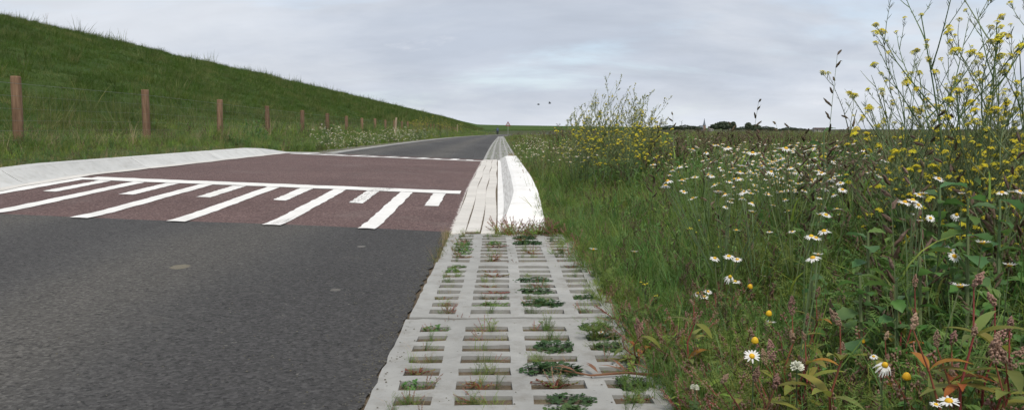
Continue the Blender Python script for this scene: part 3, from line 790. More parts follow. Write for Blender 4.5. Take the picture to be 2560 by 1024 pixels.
def dike_all():
    a = dike_points(70000); b = dike_points(9000)
    x, Y = b[0][:, 0], b[0][:, 1]; keep = (wob(x * .8 + 1, Y * .45) + .5 * wob(x * 1.9, Y * 1.1) > .12); f = rng.uniform(1.5, 2.7, len(x))[:, None]
    return [np.concatenate([p, q[keep]]) for p, q in zip(a, (b[0], b[1], b[2] * f, b[3]))]
scatter('dike_grass', dk, *dike_all(), 'short dark green turf covering the dike slope', 'grass')

# --- wild flower verge on the right
ver = protos('verge_clump', [
    (tuft(15, .42, .0075, .05, .5, 1.3, 0, 4), [M['green']]), (tuft(13, .38, .006, .05, .6, 1.4, 0, 4), [M['olive']]), (tuft(24, .19, .0042, .07, .7, 1.4), [M['green']]),
    (tuft(22, .16, .004, .07, .8, 1.5), [M['olive']]), (leafy_weed(.30, 11, .055, .022), [M['deep'], M['mstem']]), (feathery(.27, 9), [M['fern']]),
    (seed_stalk(.46, 2, .5), [M['olive'], M['seed']]), (tuft(7, .36, .0035, .05, .7, 1.0), [M['straw']]), (red_weed(.20, 4), [M['redstem'], M['redseed'], M['green']]),
    (clover_clump(.07, .06, 34), [M['clover']]), (leafy_weed(.24, 10, .048, .026), [M['bluegreen'], M['mstem']]), (feathery(.20, 8), [M['fern']]),
    (tuft(10, .5, .012, .04, .4, 1.2, 0, 4), [M['deep']]), (leafy_weed(.34, 8, .085, .040, 1, 0, 3), [M['deep'], M['mstem']]), (leafy_weed(.30, 8, .075, .030, 1, 0, 3), [M['green'], M['mstem']])])
def zone_height(X, Y):
    xs = X - road_shift(Y)
    h = .40 + .88 * sst(.5, 2.2, xs) + .22 * sst(5, 14, Y) * sst(.9, 2., xs)
    h = np.where((Y > 4.6), h * (.92 + .08 * sst(1., 3.4, xs)), h) + .38 * sst(7, 13, Y) * sst(.35, .9, xs) * (1 - sst(1.6, 3., xs))
    return h * (1 + .18 * wob(X * 1.2, Y * .9))
def verge_points(n, y0, y1, wide, big=1.):
    Y = y0 * (y1 / y0) ** rng.random(n)
    xm = (1315 / 2000.) * Y * wide + .5
    X = .40 + road_shift(Y) + (xm - .2) * rng.random(n) ** 1.15
    xs = X - road_shift(Y)
    keep = (xs > np.where((Y > 5.3) & (Y < 17.2), .30, .43) + rng.random(n) * .06)
    keep &= ~((np.hypot((xs - .75) / .36, (Y - 6.5) / .55) < 1) & (rng.random(n) < .6))      # bare sandy patch
    X, Y, xs = X[keep], Y[keep], xs[keep]; n = len(X)
    h = zone_height(X, Y)
    s = h * rng.uniform(.62, 1.2, n) * big
    u = rng.random(n); pat = wob(X * 1.1 + 1, Y * .8) + rng.normal(0, .35, n)
    low = xs < 1.05
    tall = np.choose(np.digitize(u, [.24, .38, .45, .51, .64, .76, .81, .85, .865, .92, .95]), [0, 1, 2, 3, 4, 5, 6, 7, 8, 10, 11, 12])
    lowv = np.choose(np.digitize(u, [.20, .34, .44, .54, .62, .70, .75, .80, .88, .93]), [0, 1, 2, 12, 4, 5, 6, 7, 3, 9, 10])
    var = np.where(low, lowv, tall)
    lw = (xs > .8) & (rng.random(n) < .10); var = np.where(lw, np.where(rng.random(n) < .5, 13, 14), var)
    # far rough grass turns brown with seed heads
    far = (Y > 11) & (rng.random(n) < .45); var = np.where(far, np.choose(rng.integers(0, 6, n), [6, 1, 7, 1, 3, 1]), var)
    fr = (Y < 2.9) & (rng.random(n) < .50); var = np.where(fr, np.choose(rng.integers(0, 8, n), [5, 4, 10, 5, 11, 3, 10, 8]), var)
    s = np.where(low & np.isin(var, [2, 3, 8, 9, 11]), s * 1.5 + .15, s)
    s = np.where((Y < 5.3) & (xs < .55), s * .75, s)
    z = ground(X, Y)
    return np.stack([X, Y, z], 1), rand_rot(n, .16), np.stack([s, s, s], 1), var
def leafy_front(n):
    Y = rng.uniform(.95, 2.6, n); X = rng.uniform(.62, 1.0, n) * (.55 + .42 * Y); s = rng.uniform(.55, 1.15, n) * (.35 + .55 * sst(.55, 1.5, X))
    return np.stack([X, Y, ground(X, Y)], 1), rand_rot(n, .2), np.repeat(s[:, None], 3, 1), np.choose(rng.integers(0, 6, n), [4, 13, 14, 5, 10, 14])
def tall_breaks(n):
    Y = rng.uniform(3.6, 10, n); X = rng.uniform(.30, .66, n) * Y + .4; s = rng.uniform(1.25, 1.75, n)
    return np.stack([X, Y, ground(X, Y)], 1), rand_rot(n, .14), np.repeat(s[:, None], 3, 1), np.choose(rng.integers(0, 6, n), [6, 0, 14, 12, 13, 0])
A = [leafy_front(2600), tall_breaks(420), verge_points(20000, .85, 5.0, 1.25), verge_points(15000, 5.0, 16, 1.15), verge_points(15000, 16, 190, 1.1, 1.15)]
scatter('verge_grass', ver, *[np.concatenate([a[k] for a in A]) for k in range(4)], 'tangled green and brown grass and low weeds of the wild flower verge', 'grass')

# --- left berm: short near the kerb, rank along the fence
def berm_points(n):
    Y = 5.5 * (190 / 5.5) ** rng.random(n); w = np.where(Y < 17, .30, .34)
    x0 = road_left(Y) - w; q = rng.random(n); x = x0 - .02 - q * (x0 + 7.6) + road_shift(Y) * 0
    X = x + road_shift(Y) * (1 - q)
    fence = np.exp(-((x + 6.2) / .42) ** 2)
    s = (.42 + .45 * fence * rng.uniform(.2, 1.25, n)) * rng.uniform(.6, 1.2, n) * (1 + .012 * np.clip(Y - 15, 0, 60))
    far = Y > 17.5
    s = np.where(far & (x < -4.75), s * 1.1 + .45, s); s = np.where(far & (x > -4.6), s * .5, s)
    keep = ~(far & (x > -4.6) & (rng.random(n) < .7))
    u = rng.random(n)
    var = np.choose(np.digitize(u, [.10, .18, .50, .72, .82, .88, .90, .95]), [0, 1, 2, 3, 4, 5, 6, 7, 9])
    var = np.where((x > -5.4) & ~far & (u < .5), 3, var)
    st_ = (fence > .5) & (rng.random(n) < .10); var = np.where(st_, 7, var); s = np.where(st_, s * 1.6, s)
    big = (fence > .35) & ~st_ | (far & (x < -4.75)); var = np.where(big & (u < .72), np.choose((u * 40).astype(int) % 7, [0, 1, 4, 0, 10, 5, 7]), var)
    z = np.maximum(ground(X, Y), np.where(x < -6.9, dike_z(np.minimum(x, -6.9)), -9))
    P = np.stack([X, Y, z], 1)[keep]; m = len(P)
    return P, rand_rot(m, .15), np.repeat(s[keep][:, None], 3, 1), var[keep]
scatter('berm_grass', ver, *berm_points(26000), 'rank grass and weeds between the long kerb and the fence', 'grass')

# --- weeds that creep along the slab edges, the joints and the kerb end
def edging():
    P = []; S = []; V = []
    def add(x, y, z, s, v): P.append((x, y, z)); S.append(s); V.append(v)
    for k in range(420):
        y = random.uniform(1.3, 5.35); add(.47 + random.gauss(0, .035), y, -.015, random.uniform(.25, .6), random.choice([2, 2, 3, 8, 9, 5, 2]))
    for k in range(70):
        x = random.uniform(-.02, .46); add(x, 5.33 + random.gauss(0, .05), -.02, random.uniform(.35, .75), random.choice([8, 8, 3, 11, 2]))
    for k in range(30): add(random.uniform(-.32, 0), 5.36 + random.gauss(0, .012), -.02, random.uniform(.18, .3), random.choice([9, 11, 3]))
    for y in (2.9, 4.135):
        for k in range(26): add(random.uniform(-.3, .45), y + random.gauss(0, .004), -.03, random.uniform(.12, .3), random.choice([2, 3, 3, 8]))
    for k in range(60): add(-.335 + random.gauss(0, .012), random.uniform(4.2, 5.35), -.01, random.uniform(.2, .42), random.choice([3, 3, 7]))
    for k in range(150):
        y = random.uniform(5.4, 16.8); add(.335 + random.gauss(0, .012), y, float(zroad(-.3, y)) + .0, random.uniform(.45, .9), random.choice([2, 3, 3, 8, 11, 1]))
    for k in range(40):
        y = random.uniform(5.4, 16.5); add(-.002, y, float(zroad(-.3, y)) + .0, random.uniform(.05, .10), random.choice([9, 3]))
    for y0 in ys0[1:]:
        for j in range(9):
            for cx in (.116, .298, .502, .684):
                for k in range(random.choice([1, 2, 4, 6, 8])):
                    add(-.335 + cx + random.uniform(-.045, .045), y0 + .093 + .124 * j + random.uniform(-.02, .02), -.012, random.uniform(.15, .34), random.choice([2, 3, 3, 8, 11, 7, 5]))
    for k in range(2600):
        y = 18.4 * (70 / 18.4) ** random.random(); cx = random.choice((.116, .298, .502, .684)); add(-.335 + cx + random.uniform(-.05, .05) + float(road_shift(y)), y, float(prof(y)) - .01, random.uniform(.16, .30), random.choice([2, 3, 9, 11, 3]))
    n = len(P); return np.array(P), rand_rot(n, .35), np.repeat(np.array(S)[:, None], 3, 1), V
scatter('creeping_weeds', ver, *edging(), 'sparse creeping weeds along slab joints and kerb edges', 'weeds')
# far rough field beyond the verge
def field_points(n):
    Y = 20 * (600 / 20.) ** rng.random(n); X = rng.uniform(.15, 1., n) * Y * .85 + 8
    z = np.maximum(-1.55, ground(X, np.minimum(Y, 270))); s = (1.0 + .02 * np.clip(Y, 0, 200)) * rng.uniform(.6, 1.2, n)
    return np.stack([X, Y, z], 1), rand_rot(n), np.repeat(s[:, None], 3, 1), np.choose(rng.integers(0, 6, n), [6, 1, 1, 0, 6, 3])
scatter('field_grass', ver, *field_points(9000), 'brownish rough grass of the field beyond the verge', 'grass')

# ------------------------------------------------------------------ fence
fence = thing('wire_fence', 'wire netting fence on round brown wooden posts along the dike foot', 'fence', (-6.2, 10.5, 0))
FZ = lambda y: float(ground(-6.2, y))
pm = MB(); pm.lathe([(.068, -.35), (.068, 0), (.066, .5), (.065, 1.0), (.060, 1.022)], 14)
post_me = pm.mesh('post', [M['post'], M['posttop']], True); post_me.polygons[-1].material_index = 1
tops = []
for k in range(30):
    y = 10.5 + 3.76 * k + (random.uniform(-.06, .06) if k else 0)
    zt = 1.385 - .16 * float(sst(13, 38, y)) - .45 * float(sst(60, 160, y)) + random.uniform(-.02, .02)
    tl = (random.uniform(-.02, .02), random.uniform(-.02, .02), random.uniform(0, 6)); s = random.uniform(.92, 1.06)
    place('post', post_me, fence, (random.uniform(-.02, .02), y - 10.5, zt - 1.022), tl, (s, s, 1)); tops.append((0, y - 10.5, zt - .10))
pp = MB(); pp.lathe([(.06, -.4), (.058, .4), (.055, .92), (.05, .94)], 10)
for y, x, tlt in ((45.8, .35, -.08), (112., .55, .02)):
    o = place('post', pp.mesh('leaning_post', M['palewood'], True), fence, (x, y - 10.5, .42), (0, -tlt, 0)); o['label'] = 'pale leaning post'
wi = MB()
for q, dz in enumerate((.0, -.16, -.32, -.47, -.60, -.72)):
    wi.tube([(t[0] + .07, t[1], t[2] + dz) for t in tops], .0024 if q == 0 else .0012, 3)
for k in range(12):
    a, b = tops[k], tops[k + 1]
    for j in range(1, 24):
        t = j / 24; z = a[2] + (b[2] - a[2]) * t; wi.tube([(.072, a[1] + (b[1] - a[1]) * t, z), (.072, a[1] + (b[1] - a[1]) * t, z - .72)], .0007, 3, 0, False)
w0 = (tops[0][0] + .07, -8.0, tops[0][2])
for q, dz in enumerate((.0, -.16, -.32, -.47, -.60, -.72)): wi.tube([(.07, -8, tops[0][2] + dz), (.07, 0, tops[0][2] + dz)], .0028 if q == 0 else .0018, 3)
place('post', post_me, fence, (0, -3.75, .363)); place('post', post_me, fence, (0, -7.5, .363))
tag(place('wire_netting', wi.mesh('wire_netting', M['wire']), fence), kind='stuff')

# ------------------------------------------------------------------ flowers
def perp(n):
    n = Vector(n).normalized(); a = n.cross(Vector((0, 0, 1)) if abs(n.z) < .95 else Vector((1, 0, 0))).normalized(); return n, a, n.cross(a)
def petals(mb, c, nrm, r, k=15, droop=.15, m=0, w=.24, segs=2):
    n, a, b = perp(nrm); c = Vector(c)
    for i in range(k):
        if random.random() < .05: continue
        q = 6.283 * i / k + random.uniform(-.09, .09); d = a * math.cos(q) + b * math.sin(q); s = n.cross(d)
        rr = r * random.uniform(.86, 1.06); dr = droop + random.uniform(-.12, .12); ww = r * w * random.uniform(.8, 1.1)
        p0 = c + d * r * .26; p1 = c + d * rr * .68 - n * dr * rr * .30; p2 = c + d * rr - n * dr * rr * .85
        mb.add([p0 - s * ww * .35, p0 + s * ww * .35, p1 - s * ww * .52, p1 + s * ww * .52, p2 - s * ww * .22, p2 + s * ww * .22],
               [(0, 1, 3, 2), (2, 3, 5, 4)], m)
def disc_mesh(mb, c, nrm, r, m=0, bulge=.55, n=10):
    nn = Vector(nrm).normalized()
    mb.lathe([(r * .55, -r * .5), (r * .98, -r * .1), (r, r * .1 * bulge), (r * .8, r * .75 * bulge), (r * .4, r * 1.15 * bulge), (r * .1, r * 1.25 * bulge)], n, m, c, nn)
def flower_head(parent, c, nrm, r, droop=.15, bulge=.55, bald=False, k=15):
    """petal ring with its yellow disc as a sub-part"""
    mb = MB()
    if bald: 
        disc_mesh(mb, c, nrm, r, 0, 1.1, 12); return place('seed_head', mb.mesh('seed_head', M['disc'], True), parent)
    petals(mb, c, nrm, r, k, droop); o = place('flower_head', mb.mesh('flower_head', M['petal']), parent)
    md = MB(); disc_mesh(md, c, nrm, r * .36, 0, bulge, 12); place('disc', md.mesh('disc', M['disc'], True), o); return o
def stem_path(a, b, bow=.03):
    a, b = Vector(a), Vector(b); off = Vector((random.uniform(-1, 1), random.uniform(-1, 1), 0)) * bow
    return [a, a.lerp(b, .35) + off * .7, a.lerp(b, .7) + off, b]
def mayweed(heads, label, group=None, foliage=.8):
    """heads: (px, py, width in photo px, kind); a plant rooted below its first head"""
    pts = []
    for h in heads:
        w = h[2]; Y = h[4] if len(h) > 4 else 70. / w
        pts.append((at(h[0], h[1], Y), w * Y / 2000. * .5, h[3]))
    r0 = pts[0][0]; base = Vector((r0.x + random.uniform(-.03, .03), r0.y + random.uniform(.0, .05), 0)); base.z = float(ground(base.x, base.y))
    t = thing('mayweed', label, 'flower', base, 0, group)
    st = MB(); fol = feathery(max(.08, (r0.z - base.z) * .8), 7)
    fork = Vector((0, 0, (r0.z - base.z) * .35))
    st.tube([(0, 0, -.02), fork], [.0026, .0022], 5, 0, False)
    for p, r, kd in pts:
        q = p - base
        nr = Vector((random.uniform(-.3, .3), random.uniform(-.55, -.1), 1.)) if kd not in ('front', 'bald') else Vector((random.uniform(-.25, .25), -.9, .75))
        nr.normalize()
        st.tube(stem_path(fork, q - nr * r * .12, .012), [.0020, .0017, .0015, .0013], 4, 0, False)
        if kd == 'bald': flower_head(t, q, Vector((0, -.2, 1)), r, bald=True)
        elif kd == 'side': flower_head(t, q, Vector((.1, .15, 1)), r, -.35)
        elif kd == 'droop': flower_head(t, q, Vector((0, -.6, .8)), r, 1.1, 1.)
        else: flower_head(t, q, nr, r, random.uniform(0, .3), .6)
    place('stem', st.mesh('stem', M['mstem']), t); place('foliage', fol.mesh('foliage', M['fern']), t)
    return t
MW = [
    ([(1880, 889, 42, 'front')], 'single daisy with downward petals left of the round white clover head'),
    ([(1887, 853, 19, 'bald', 1.8)], 'petal-less tan seed head just above the single daisy near the slabs'),
    ([(2212, 912, 46, 'droop'), (2184, 890, 22, 'up', 1.6)], 'large drooping daisy with a domed yellow centre beside red stems'),
    ([(2266, 943, 22, 'bald', 1.5)], 'round yellow seed head right of the large drooping daisy'),
    ([(2155, 853, 15, 'bald', 1.9)], 'small yellow seed head above the large drooping daisy'),
    ([(2340, 1010, 32, 'up', 1.3), (2372, 1001, 58, 'up', 1.25)], 'pair of daisies at the bottom edge near the tall red stem'),
    ([(1787, 645, 27, 'up'), (1822, 640, 30, 'up', 2.6), (1843, 648, 27, 'up', 2.55)], 'row of three daisies with yellow centres in the middle of the verge'),
    ([(1825, 692, 28, 'droop'), (1838, 703, 27, 'up', 2.5)], 'two daisies directly below the row of three'),
    ([(1744, 733, 24, 'droop'), (1770, 728, 24, 'up', 2.8), (1761, 741, 25, 'up', 2.75)], 'three small daisies on a reddish stem nearest the slabs'),
    ([(1873, 787, 18, 'up', 2.9), (1884, 803, 21, 'up', 2.85), (1884, 822, 21, 'up', 2.8)], 'small daisies stacked one above another above the single daisy'),
    ([(1926, 806, 30, 'side', 2.3), (1922, 785, 16, 'bald', 2.3)], 'two side-on daisies right of the stacked small daisies'),
    ([(2028, 590, 34, 'up'), (2060, 577, 34, 'up', 2.05), (2040, 594, 28, 'up', 2.05)], 'bunch of three daisies left of the broad blue-green leaves'),
    ([(2032, 644, 40, 'up'), (2045, 636, 28, 'side', 1.8)], 'white double daisy below the bunch of three'),
    ([(2374, 624, 32, 'front'), (2386, 640, 34, 'front', 2.1)], 'two daisies facing the road among broad leaves'),
    ([(2456, 606, 42, 'side')], 'side-on daisy with upswept petals near the right edge'),
    ([(2524, 662, 38, 'side')], 'side-on daisy on a thin stem at the far right edge'),
    ([(2400, 714, 48, 'side')], 'broad white side-on daisy above the pink seed spikes'),
    ([(2083, 749, 19, 'side')], 'small white cup-shaped daisy beside pink seed spikes'),
    ([(2316, 747, 16, 'front', 2.5)], 'tiny white daisy below the broad leaves'),
    ([(2264, 794, 27, 'front')], 'greenish centred daisy left of the tallest red stem'),
    ([(1908, 690, 16, 'side', 2.9)], 'small white cup daisy right of the two daisies'),
    ([(1875, 718, 14, 'bald', 2.7)], 'tiny orange seed head beside a pink spike'),
    ([(1890, 972, 26, 'up', 1.9), (1900, 968, 20, 'side', 1.9)], 'small low daisy near the bottom below the single daisy'),
    ([(1810, 988, 24, 'up', 2.0)], 'tiny daisy low at the slab edge near the bottom'),
    ([(2065, 537, 30, 'up'), (2050, 536, 22, 'side', 2.3)], 'flat daisy pair above the bunch of three'),
    ([(1881, 529, 24, 'side')], 'lone flat daisy left of the tall grass tuft'),
    ([(2101, 457, 22, 'up')], 'upper of two flat daisies in the tall grass'),
    ([(2106, 474, 25, 'up')], 'lower of two flat daisies in the tall grass'),
    ([(2282, 500, 34, 'up'), (2262, 505, 34, 'up', 2.15), (2298, 487, 30, 'up', 2.2), (2250, 506, 28, 'side', 2.2), (2296, 512, 26, 'front', 2.05), (2308, 484, 26, 'side', 2.2)], 'thick white cluster of daisies in front of the yellow mustard'),
    ([(2290, 538, 28, 'side'), (2326, 545, 24, 'front', 2.1), (2300, 552, 20, 'side', 2.15)], 'ragged daisies just below the thick white cluster'),
    ([(2347, 447, 30, 'up', 2.5)], 'daisy right of the brown seed spike in front of mustard'),
    ([(2391, 537, 24, 'droop', 2.3), (2404, 484, 20, 'side', 2.3)], 'drooping daisy between broad green leaves'),
    ([(2505, 481, 30, 'up', 2.3), (2530, 480, 26, 'side', 2.3), (2550, 478, 26, 'up', 2.3)], 'line of daisies at the right edge below the mustard'),
    ([(1965, 371, 30, 'up', 3.6), (1950, 373, 22, 'side', 3.6)], 'wide open daisy at the top of the white drift'),
    ([(1855, 416, 24, 'side', 3.9), (1850, 430, 22, 'up', 3.8)], 'daisy pair at the left end of the white drift'),
    ([(1825, 504, 22, 'up', 3.4), (1815, 517, 18, 'up', 3.4), (1830, 498, 16, 'side', 3.4)], 'small daisy cluster in dark grass left of the drift'),
    ([(1586, 629, 20, 'side', 3.6)], 'lone white daisy in short grass right of the kerb end'),
    ([(1484, 623, 24, 'side', 3.9)], 'lone white flower by the slab edge near the kerb end'),
    ([(1502, 829, 17, 'up', 2.6)], 'tiny white daisy in clover on the slabs'),
]
for hs, lb in MW: mayweed(hs, lb, 'daisies of the wild flower verge')

# multi-headed bushes of the same daisy, seen farther off
def mayweed_bush(h, nh, spread, r=.019, lo=.72):
    fo = feathery(h * .9, 12); fl = MB(); st = MB()
    for k in range(nh):
        a = random.uniform(0, 6.283); q = spread * math.sqrt(random.random()); p = Vector((q * math.cos(a), q * math.sin(a), h * random.uniform(lo, 1.06) - q * .25))
        st.tube([(q * .2 * math.cos(a), q * .2 * math.sin(a), h * .3), p], [.0018, .0012], 3, 0, False)
        nr = Vector((random.uniform(-.35, .35), random.uniform(-.5, .2), 1)).normalized(); rr = r * random.uniform(.75, 1.15)
        petals(fl, p, nr, rr, 11, random.uniform(-.1, .5), 0, .34); fl.lathe([(rr * .36, 0), (rr * .3, rr * .18), (rr * .1, rr * .26)], 6, 1, p, nr)
    return (fo.mesh('foliage', M['fern']), st.mesh('stem', M['mstem']), fl.mesh('flower_heads', [M['petal'], M['disc']]))
BUSH = [mayweed_bush(.50, 9, .20, .016), mayweed_bush(.46, 6, .16, .017), mayweed_bush(.52, 12, .26, .0155)]
BIG = [mayweed_bush(.62, 80, .42, .024, .25), mayweed_bush(.55, 60, .36, .024, .25)]
def place_bush(kit, p, s, label, group):
    t = thing('mayweed_bush', label, 'flower', p, random.uniform(0, 6.28), group); t.scale = (s, s, s)
    place('foliage', kit[0], t); place('stem', kit[1], t); tag(place('flower_heads', kit[2], t), kind='stuff'); return t
def drift(px0, px1, py0, py1, zt, n, label, group):
    for k in range(n):
        px = random.uniform(px0, px1); py = py0 + (py1 - py0) * random.random() ** 1.3
        z = zt + random.uniform(-.05, .05); Y = (EYE - z) / ((py - 323) / FPX); Y = min(Y, 60)
        p = at(px, py, Y); g = float(ground(p.x, p.y)); hh = max(.2, p.z - g)
        place_bush(random.choice(BUSH), (p.x, p.y, g), hh / .5, label, group)
random.seed(21)
drift(1720, 2010, 346, 400, .55, 32, 'white daisy plant in the far part of the drift right of the mustard bush', 'daisies in the far drift')
drift(1830, 2060, 380, 450, .50, 25, 'white daisy plant in the dense middle of the drift', 'daisies in the middle drift')
drift(2050, 2330, 338, 400, .54, 24, 'white daisy plant at the back of the drift beside the yellow mustard', 'daisies beside the mustard')
drift(1295, 1480, 336, 372, .47, 52, 'white daisy plant in the long pale drift beside the far slab strip', 'daisies beside the far road')
drift(1640, 1760, 380, 400, .42, 5, 'sparse white daisy plant in dark grass right of the mustard bush', 'sparse daisies')
# white flower bushes along the foot of the fence
for k, (px, Y, s, kit, lb) in enumerate([
        (815, 21.5, 1.15, 0, 'largest white daisy bush at the kerb end on the dike side'), (842, 22.4, .9, 1, 'white daisy bush just behind the largest one by the fence'), (890, 25.5, .95, 1, 'second white daisy bush along the fence, below the sixth post'),
        (915, 27, .85, 0, 'small white daisy bush below the eighth fence post'), (937, 29, .8, 1, 'narrow white daisy bush between fence posts'), (975, 33, 1.05, 0, 'white daisy bush left of the pale leaning post'),
        (1005, 36, 1.1, 0, 'dense white daisy bush at the pale leaning post'), (1026, 39, 1.1, 1, 'dense white daisy bush right of the pale leaning post'), (1046, 44, 1.15, 0, 'white daisy bush farther along the fence'),
        (1082, 60, 1.1, 1, 'faint white daisy bush in the far fence line'), (1112, 78, 1.2, 0, 'faintest white daisy bush far along the fence')]):
    x = at(px, 340, Y).x; place_bush(BIG[kit], (x, Y, float(ground(x, Y))), s * 1.0, lb, 'daisy bushes along the fence')

# ------------------------------------------------------------------ mustard
def cluster_mesh(n, r, buds=True):
    mb = MB()
    for k in range(n):
        q = k * 2.4; u = math.sqrt((k + .5) / n); c = Vector((math.cos(q) * r * u, math.sin(q) * r * u, r * .55 * (1 - u * u) + random.uniform(-.15, .15) * r))
        nn = Vector((math.cos(q) * u, math.sin(q) * u, .8)).normalized(); nn, a, b = perp(nn); s = r * .42 * random.uniform(.8, 1.2); off = random.uniform(0, 1.5)
        for j in range(4):
            g = off + j * 1.5708; d = a * math.cos(g) + b * math.sin(g); e = nn.cross(d)
            mb.add([c, c + d * s * .6 - e * s * .38 + nn * s * .2, c + d * s * 1.05 + nn * s * .1, c + d * s * .6 + e * s * .38 + nn * s * .2], [(0, 1, 2, 3)], 0)
        mb.tube([Vector((0, 0, -r * .9)), c], r * .03, 3, 1, False)
    for k in range(5 if buds else 0):
        q = random.uniform(0, 6.28); mb.octa((math.cos(q) * r * .2, math.sin(q) * r * .2, r * .6), r * .13, 1, (1, 1, 1.6))
    return mb.mesh('flower_cluster', [M['mustard'], M['mstem']])
CLU = [cluster_mesh(13, .017), cluster_mesh(9, .013), cluster_mesh(17, .021)]
LEAFM = {}
def leaf_mesh(kind, mat, ll, lw, droop, fold, lobes=0., peak=.4):
    mb = MB(); mb.leaf((0, 0, 0), (1, 0, .35), ll, lw, droop, fold, 7, 0, peak, 0, lobes); return mb.mesh('leaf', mat, True)
MLEAF = [leaf_mesh('m', M['bluegreen'], .11, .030, 1.0, .3, .12), leaf_mesh('m', M['deep'], .08, .020, .7, .3)]
BLEAF = [leaf_mesh('b', M['bluegreen'], .075, .055, .9, .25, .14, .5), leaf_mesh('b', M['deep'], .065, .044, 1.1, .3, .14, .5), leaf_mesh('b', M['deep'], .095, .046, .8, .3, .2, .55)]
def mustard(loc, h, label, group, nmain=1, lean=(0, 0), bushy=1., pods=M['pod'], yellow=.8, thick=1., nleaf=8, spread=.55, tops=None, csize=.8, podthick=0):
    t = thing('mustard_plant', label, 'wild mustard', loc, 0, group)
    st = MB(); pd = MB(); ends = []
    def branch(p0, d, ln_, r, depth):
        pts = [Vector(p0)]; d = Vector(d).normalized(); n = 5
        for i in range(n):
            d = (d + Vector((random.gauss(0, .07), random.gauss(0, .07), .10 if depth else .02))).normalized(); pts.append(pts[-1] + d * ln_ / n)
        st.tube(pts, [r * (1 - .13 * i) for i in range(n + 1)], 4 if depth else 5, 0, False)
        ends.append((pts[-1], d, depth))
        if depth and random.random() < .9:
            for k in range(int(5 + 5 * bushy)):
                f = random.uniform(.35, .97) * n; j = min(n - 1, int(f)); q = pts[j].lerp(pts[j + 1], f - j); az = random.uniform(0, 6.283)
                e = (d * 1.2 + Vector((math.cos(az), math.sin(az), 0)) * .8).normalized(); l2 = random.uniform(.012, .030)
                pd.tube([q, q + e * l2 * .35, q + e * l2], [.0004, .0011 * (podthick or thick), .0004], 3, 0, False)
        if depth < 2:
            nb = int((7 if depth == 0 else 3) * bushy + .5)
            for k in range(nb):
                f = (.30 + .66 * (k + random.random() * .6) / nb) * n; j = min(n - 1, int(f)); q = pts[j].lerp(pts[j + 1], f - j)
                az = k * 2.4 + random.uniform(-.6, .6); e = (d * random.uniform(.6, 1.0) + Vector((math.cos(az), math.sin(az), .15)) * spread * random.uniform(.8, 1.5)).normalized()
                branch(q, e, ln_ * random.uniform(.30, .55) * (1.15 - .5 * f / n), r * .55, depth + 1)
    tops = tops or [Vector((lean[0] + random.gauss(0, .12) * (k > 0), lean[1] + random.gauss(0, .1) * (k > 0), 1)) for k in range(nmain)]
    for k, d in enumerate(tops): branch((random.gauss(0, .02) * (k > 0), random.gauss(0, .02) * (k > 0), -.02), d, h * (1 if k == 0 else random.uniform(.7, .95)), .0046 * thick, 0)
    place('stem', st.mesh('stem', M['mstem']), t)
    if pd.v: tag(place('seed_pods', pd.mesh('seed_pods', pods), t), kind='stuff')
    for p, d, dep in ends:
        if random.random() < yellow:
            s = csize * random.uniform(.6, 1.1); place('flower_cluster', random.choice(CLU), t, p, (random.uniform(-.5, .5), random.uniform(-.5, .5), random.uniform(0, 6)), s)
    for k in range(nleaf):
        a = k * 2.4; z = h * random.uniform(.12, .55); place('leaf', random.choice(MLEAF), t, (lean[0] * z, lean[1] * z, z), (0, random.uniform(-.2, .5), a), random.uniform(.6, 1.2))
    return t
random.seed(5)
def root(px, Y):
    p = at(px, 340, Y); return Vector((p.x, p.y, float(ground(p.x, p.y))))
# the tall plants at the right edge: height set by how far their tops stand above the horizon
def hgt(py, Y, base): return at(1280, py, Y).z - base.z
for px, pyt, Y, lean, lb, kw in [
        (2415, -40, 2.9, (.03, 0), 'tallest yellow mustard plant reaching the top right corner of the sky', dict(nmain=3, bushy=1.05, nleaf=16, thick=1.15, yellow=.85, csize=.82)),
        (2470, 0, 3.0, (-.02, 0), 'second tallest mustard plant just right of the tallest one', dict(nmain=2, bushy=1.05, nleaf=12, thick=1.1, yellow=.85, csize=.82)),
        (2545, 60, 2.8, (.03, 0), 'mustard plant cut by the right edge of the view', dict(nmain=3, bushy=.9, nleaf=10, yellow=.85, csize=.9)),
        (2330, 165, 3.1, (-.10, 0), 'mustard plant leaning left with curved bare tips against the sky', dict(nmain=2, bushy=.7, nleaf=6, yellow=.55)),
        (2290, 165, 3.3, (-.05, 0), 'slender mustard plant with two upright yellow tips against the sky', dict(nmain=2, bushy=.6, nleaf=4, yellow=.6)),
        (2080, 232, 3.6, (-.05, 0), 'thin lone mustard sprig left of the dark seed spikes', dict(nmain=1, bushy=.7, nleaf=3)),
        (2400, 230, 3.4, (0, 0), 'bushy mustard plant full of yellow below the tallest one', dict(nmain=2, bushy=.8, nleaf=8, yellow=.7)),
        (2515, 200, 3.3, (0, 0), 'bushy yellow mustard plant low at the right edge', dict(nmain=2, bushy=.8, nleaf=8, yellow=.7))]:
    random.seed(int(px) * 3 + 1); b = root(px, Y); mustard(b, hgt(pyt, Y, b) * .95, lb, 'mustard plants at the right', lean=lean, **kw)
for k, (px, pyt, Y) in enumerate([(2285, 305, 3.7), (2330, 300, 3.3), (2370, 290, 3.9), (2425, 285, 3.0), (2465, 300, 3.7), (2505, 290, 2.9), (2545, 280, 3.5), (2310, 330, 2.9), (2390, 335, 2.75), (2480, 345, 2.65), (2550, 350, 2.6), (2440, 330, 3.3), (2260, 325, 3.1)]):
    b = root(px, Y); mustard(b, hgt(pyt, Y, b), 'low yellow mustard plant in the dense yellow mass at the right', 'dense yellow mustard mass', nmain=3, bushy=1., nleaf=8, yellow=.65, spread=.75, csize=.68)
